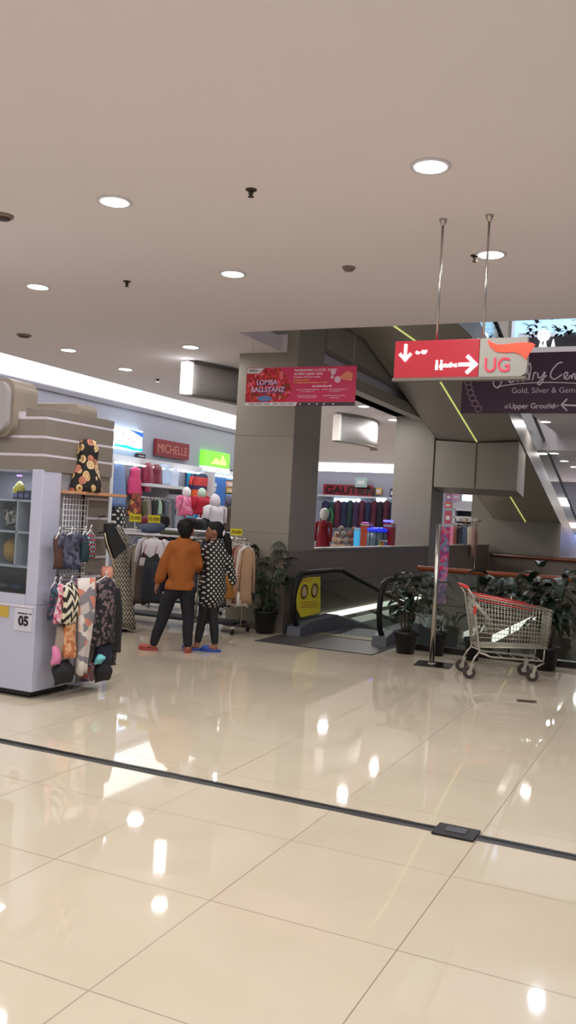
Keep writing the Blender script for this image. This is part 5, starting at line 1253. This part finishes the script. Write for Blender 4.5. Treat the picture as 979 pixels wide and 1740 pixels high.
for i, (x, c, n) in enumerate(((652, (190, 200, 60), 'yellow green'), (662, (90, 110, 200), 'blue'), (657, (220, 120, 60), 'orange'))):
    t = thing('spray_bottle', n+' bottle at the right end of the counter behind the low wall', 'bottle', (cpt(x), 16.2, CZ)); m = mat('bottle_'+n, c, .3)
    MB().lathe([(.045, 0), (.05, .02), (.05, .14), (.02, .2), (.02, .23)]).build('bottle', m, t); MB().lathe([(.024, .225), (.024, .26), (.01, .265)]).build('cap', WPAINT, t)
lump('dark_cap', 'small black cap lying on the counter in front of the blue case', 'cap', (cpt(606), 16.18, CZ), .08, GC['black'], sz=.5, seed=71)
t = thing('glow_tray', 'small glowing white tray at the right end of the counter', 'tray', (cpt(669), 16.25, CZ)); MB().box(-.12, .12, -.08, .08, 0, .03).build('tray', mat('tray_glow', (230, 225, 255), .4, es=2), t, bevel=.005); MB().box(-.125, .125, -.085, -.078, 0, .04).build('lip', WPAINT, t)
# ================================================================== SHOP RIGHT OF THE MIDDLE COLUMN
Yr = 29.0
for x0, x1, y0, y1, l, c in ((758, 768, 836, 852, 'violet pink poster high right of the middle column', (150, 90, 130)), (770, 780, 838, 850, 'mauve poster beside the violet pink one', (190, 130, 160)), (756, 768, 853, 863, 'salmon red card right of the middle column', (190, 90, 90)), (756, 767, 868, 890, 'pink red product card lower right of the middle column', (176, 70, 84))):
    t, w, h = yw('hanging_card', l, 'poster', x0, x1, y0, y1, mat('card_'+l[:9], c, .5), .04, Yr)
    MB().box(-w*.3, w*.3, -.025, -.022, h*.3, h*.6).build('print', WPAINT, t)
t, w, h = yw('wall_lamp_panel', 'bright white lamp panel in the shop right of the middle column', 'lamp', 786, 803, 841, 851, mat('panel_glow', (255, 252, 255), .4, es=4), .05, Yr+.2)
x0, x1 = PY(769, 900, Yr).x, PY(806, 900, Yr).x; zt = PY(785, 853, Yr).z
t = thing('shelf_unit', 'white open shelf unit with dark compartments in the shop right of the middle column', 'shelf unit', ((x0+x1)/2, Yr+.3, 0)); w = (x1-x0)/2
for s in (-1, 1): MB().box(s*w-.03, s*w+.03, -.2, .2, 0, zt).build('side', WPAINT, t)
MB().box(-w, w, .17, .2, 0, zt).build('back', mat('shelf_dark', (34, 30, 36), .6), t)
for z in (.3, .9, 1.4, PY(785, 879, Yr).z, PY(785, 866, Yr).z, zt): MB().box(-w, w, -.2, .2, z-.035, z+.035).build('shelf', WPAINT, t)
MB().box(-w, w, -.19, -.15, PY(785, 866, Yr).z, zt).build('upper_panel', mat('panel_pale', (190, 188, 198), .5), t)
rack('clothes rack seen over the low wall right of the middle column', PY(768, 900, 22).x, PY(812, 900, 22).x, 22, PY(800, 895, 22).z+.05)
for i, (c, n) in enumerate((('pink', 'pink'), ('rust', 'brown'), ('black', 'black'), ('charcoal', 'charcoal'), ('blue', 'denim blue'), ('slate', 'slate'), ('cream', 'cream'), ('rose', 'dusty rose'))):
    g('hanging_garment', n+' garment on the rack seen over the low wall right of the middle column', 'clothes', 'Y', 22-.03*i, 766+i*4.8, 778+i*4.8, 894+(i % 3), 945, GC[c], 'top', sl=.7, d=.1)
for i in range(4):
    p = PY(774+i*10, 898, 21.6); lump('sun_hat', 'cream hat on top of the rack right of the middle column', 'cap', (p.x, 21.97, PY(800, 895, 22).z+.1), .1, GC['cream' if i % 2 else 'white'], 'cream hats on the rack', sz=.6, seed=80+i)
# ================================================================== FAR RIGHT SHOPS
for x, z0, z1, c, e, l in ((-2.6, 2.55, 2.85, (255, 250, 240), 5, 'upper white glowing shop band at the far right behind the handrail'), (-2.9, 1.75, 1.95, (255, 225, 190), 4, 'warm glowing shop band at the far right below the white one')):
    tag(MB().box(x-1.1, x+3, 34.1, 34.2, z0, z1).build('shop_light_band', mat('band_%d' % int(z0*100), c, .4, es=e)), l, 'light')
tag(MB().box(-3.6, 1, 34.1, 34.2, 1.15, 1.5).build('shop_light_band', mat('band_blue', (120, 160, 255), .4, es=2.5)), 'blue glowing shop band low at the far right', 'light')
tag(MB().box(-3.6, 1, 34.1, 34.2, .35, .7).build('shop_light_band', mat('band_white', (240, 240, 255), .4, es=2.5)), 'white glowing band lowest at the far right', 'light')
counter('far right shop counter beyond the parapet', -2.9, .5, 29.5, 30.3, 1.0, mat('counter_blue', (90, 100, 150), .5))
# ================================================================== UPPER FLOOR
UW = mat('upper_window_glow', (150, 190, 225), .3, es=.85, ecol=(160, 200, 235)); UF = mat('upper_frame', (205, 215, 225), .5); UD = mat('upper_dark', (28, 32, 44), .5)
for i, (x0, x1) in enumerate(((-10.5, -7.3), (-6.9, -5.3), (-4.75, -1.5), (-1.2, 1.8))):
    o = MB().box(x0, x1, 24.33, 24.4, 5.6, 7.3).build('window_%d' % (i+1), UW); o['kind'] = 'structure'
    f = MB(); f.box(x0-.08, x0, 24.28, 24.4, 5.5, 7.4); f.box(x1, x1+.08, 24.28, 24.4, 5.5, 7.4); f.box(x0, x1, 24.28, 24.4, 7.3, 7.4); f.box(x0, x1, 24.28, 24.4, 5.5, 5.6); f.build('window_frame', UF, o)
    f = MB(); f.box(x0+.1, x0+1.1, 24.3, 24.33, 5.7, 6.9); f.build('window_panel', mat('upper_panel', (190, 196, 208), .6), o)
    f = MB(); [f.box(x0+1.3, x1-.05, 24.27, 24.33, z, z+.12) for z in (6.35, 6.75)]; f.build('window_bar', UD, o)
t = thing('planter_box', 'dark planter with bushy plants on the edge of the upper floor above the purple banner', 'planter', (-1.6, 16.9, F2))
MB().box(-1.5, 1.8, -.15, .15, .002, .22).build('box', mat('planter_dark', (40, 36, 44), .6), t)
ls = MB(); rr = random.Random(9)
for k in range(260):
    x = rr.uniform(-1.5, 1.7); a = rr.uniform(0, 6.28); hgt = .25+.22*abs(math.sin(x*4.1))+.1*math.sin(x*9)
    blade(ls, (x, rr.uniform(-.08, .08), .2+rr.uniform(0, hgt)), (math.cos(a), math.sin(a), 1), rr.uniform(.1, .2), .06, .6, 4)
ls.build('foliage', mat('silhouette_leaf', (26, 28, 26), .7, var=.4), t)
for i, px in enumerate((919, 926, 940)):
    p = PY(px, 600, 16.72); t = thing('small_cone', 'tiny white cone light in front of the upper planter', 'light', (p.x, 16.68, F2), group='tiny cone lights on the upper planter'); MB().lathe([(.04, 0), (.03, .06), (.008, .16)]).build('cone', mat('cone_glow', (230, 225, 225), .5, es=.8), t); MB().lathe([(.05, 0), (.05, .01), (.04, .012)]).build('foot', WPAINT, t)
p = PY(924, 570, 16.7)
t = thing('round_lamp', 'round glowing white lamp with two dark dots above the upper planter', 'lamp', (p.x, 16.7, F2))
MB().ball((0, 0, p.z-F2), .115, .1, .11, 20).build('globe', mat('globe_glow', (250, 252, 255), .5, es=3), t); MB().cyl((0, 0, 0), (0, 0, p.z-F2-.08), .015).build('post', BLACK, t)
[MB().ball((s*.035, -.1, p.z-F2+.01), .012, .008, .014, 10).build('dot', BLACK, t) for s in (-1, 1)]

# ================================================================== LIGHT BALANCE
area('kiosk_fill', (-5.4, 5.85, 1.84), .5, 5, (.85, .85, 1), shape='RECTANGLE', sy=.1)  # unseen fill light added to brighten the kiosk interior
w = bpy.data.worlds.new('hall_ambient'); sc.world = w; w.use_nodes = True
w.node_tree.nodes['Background'].inputs[0].default_value = (.76, .75, .76, 1); w.node_tree.nodes['Background'].inputs[1].default_value = .55
sc.view_settings.view_transform = 'Standard'; sc.view_settings.look = 'None'; sc.view_settings.exposure = 0.02; sc.view_settings.gamma = 1; sc.view_settings.use_curve_mapping = False
sc.cycles.use_denoising = True; sc.cycles.max_bounces = 8; sc.cycles.transparent_max_bounces = 16; sc.cycles.sample_clamp_indirect = 6
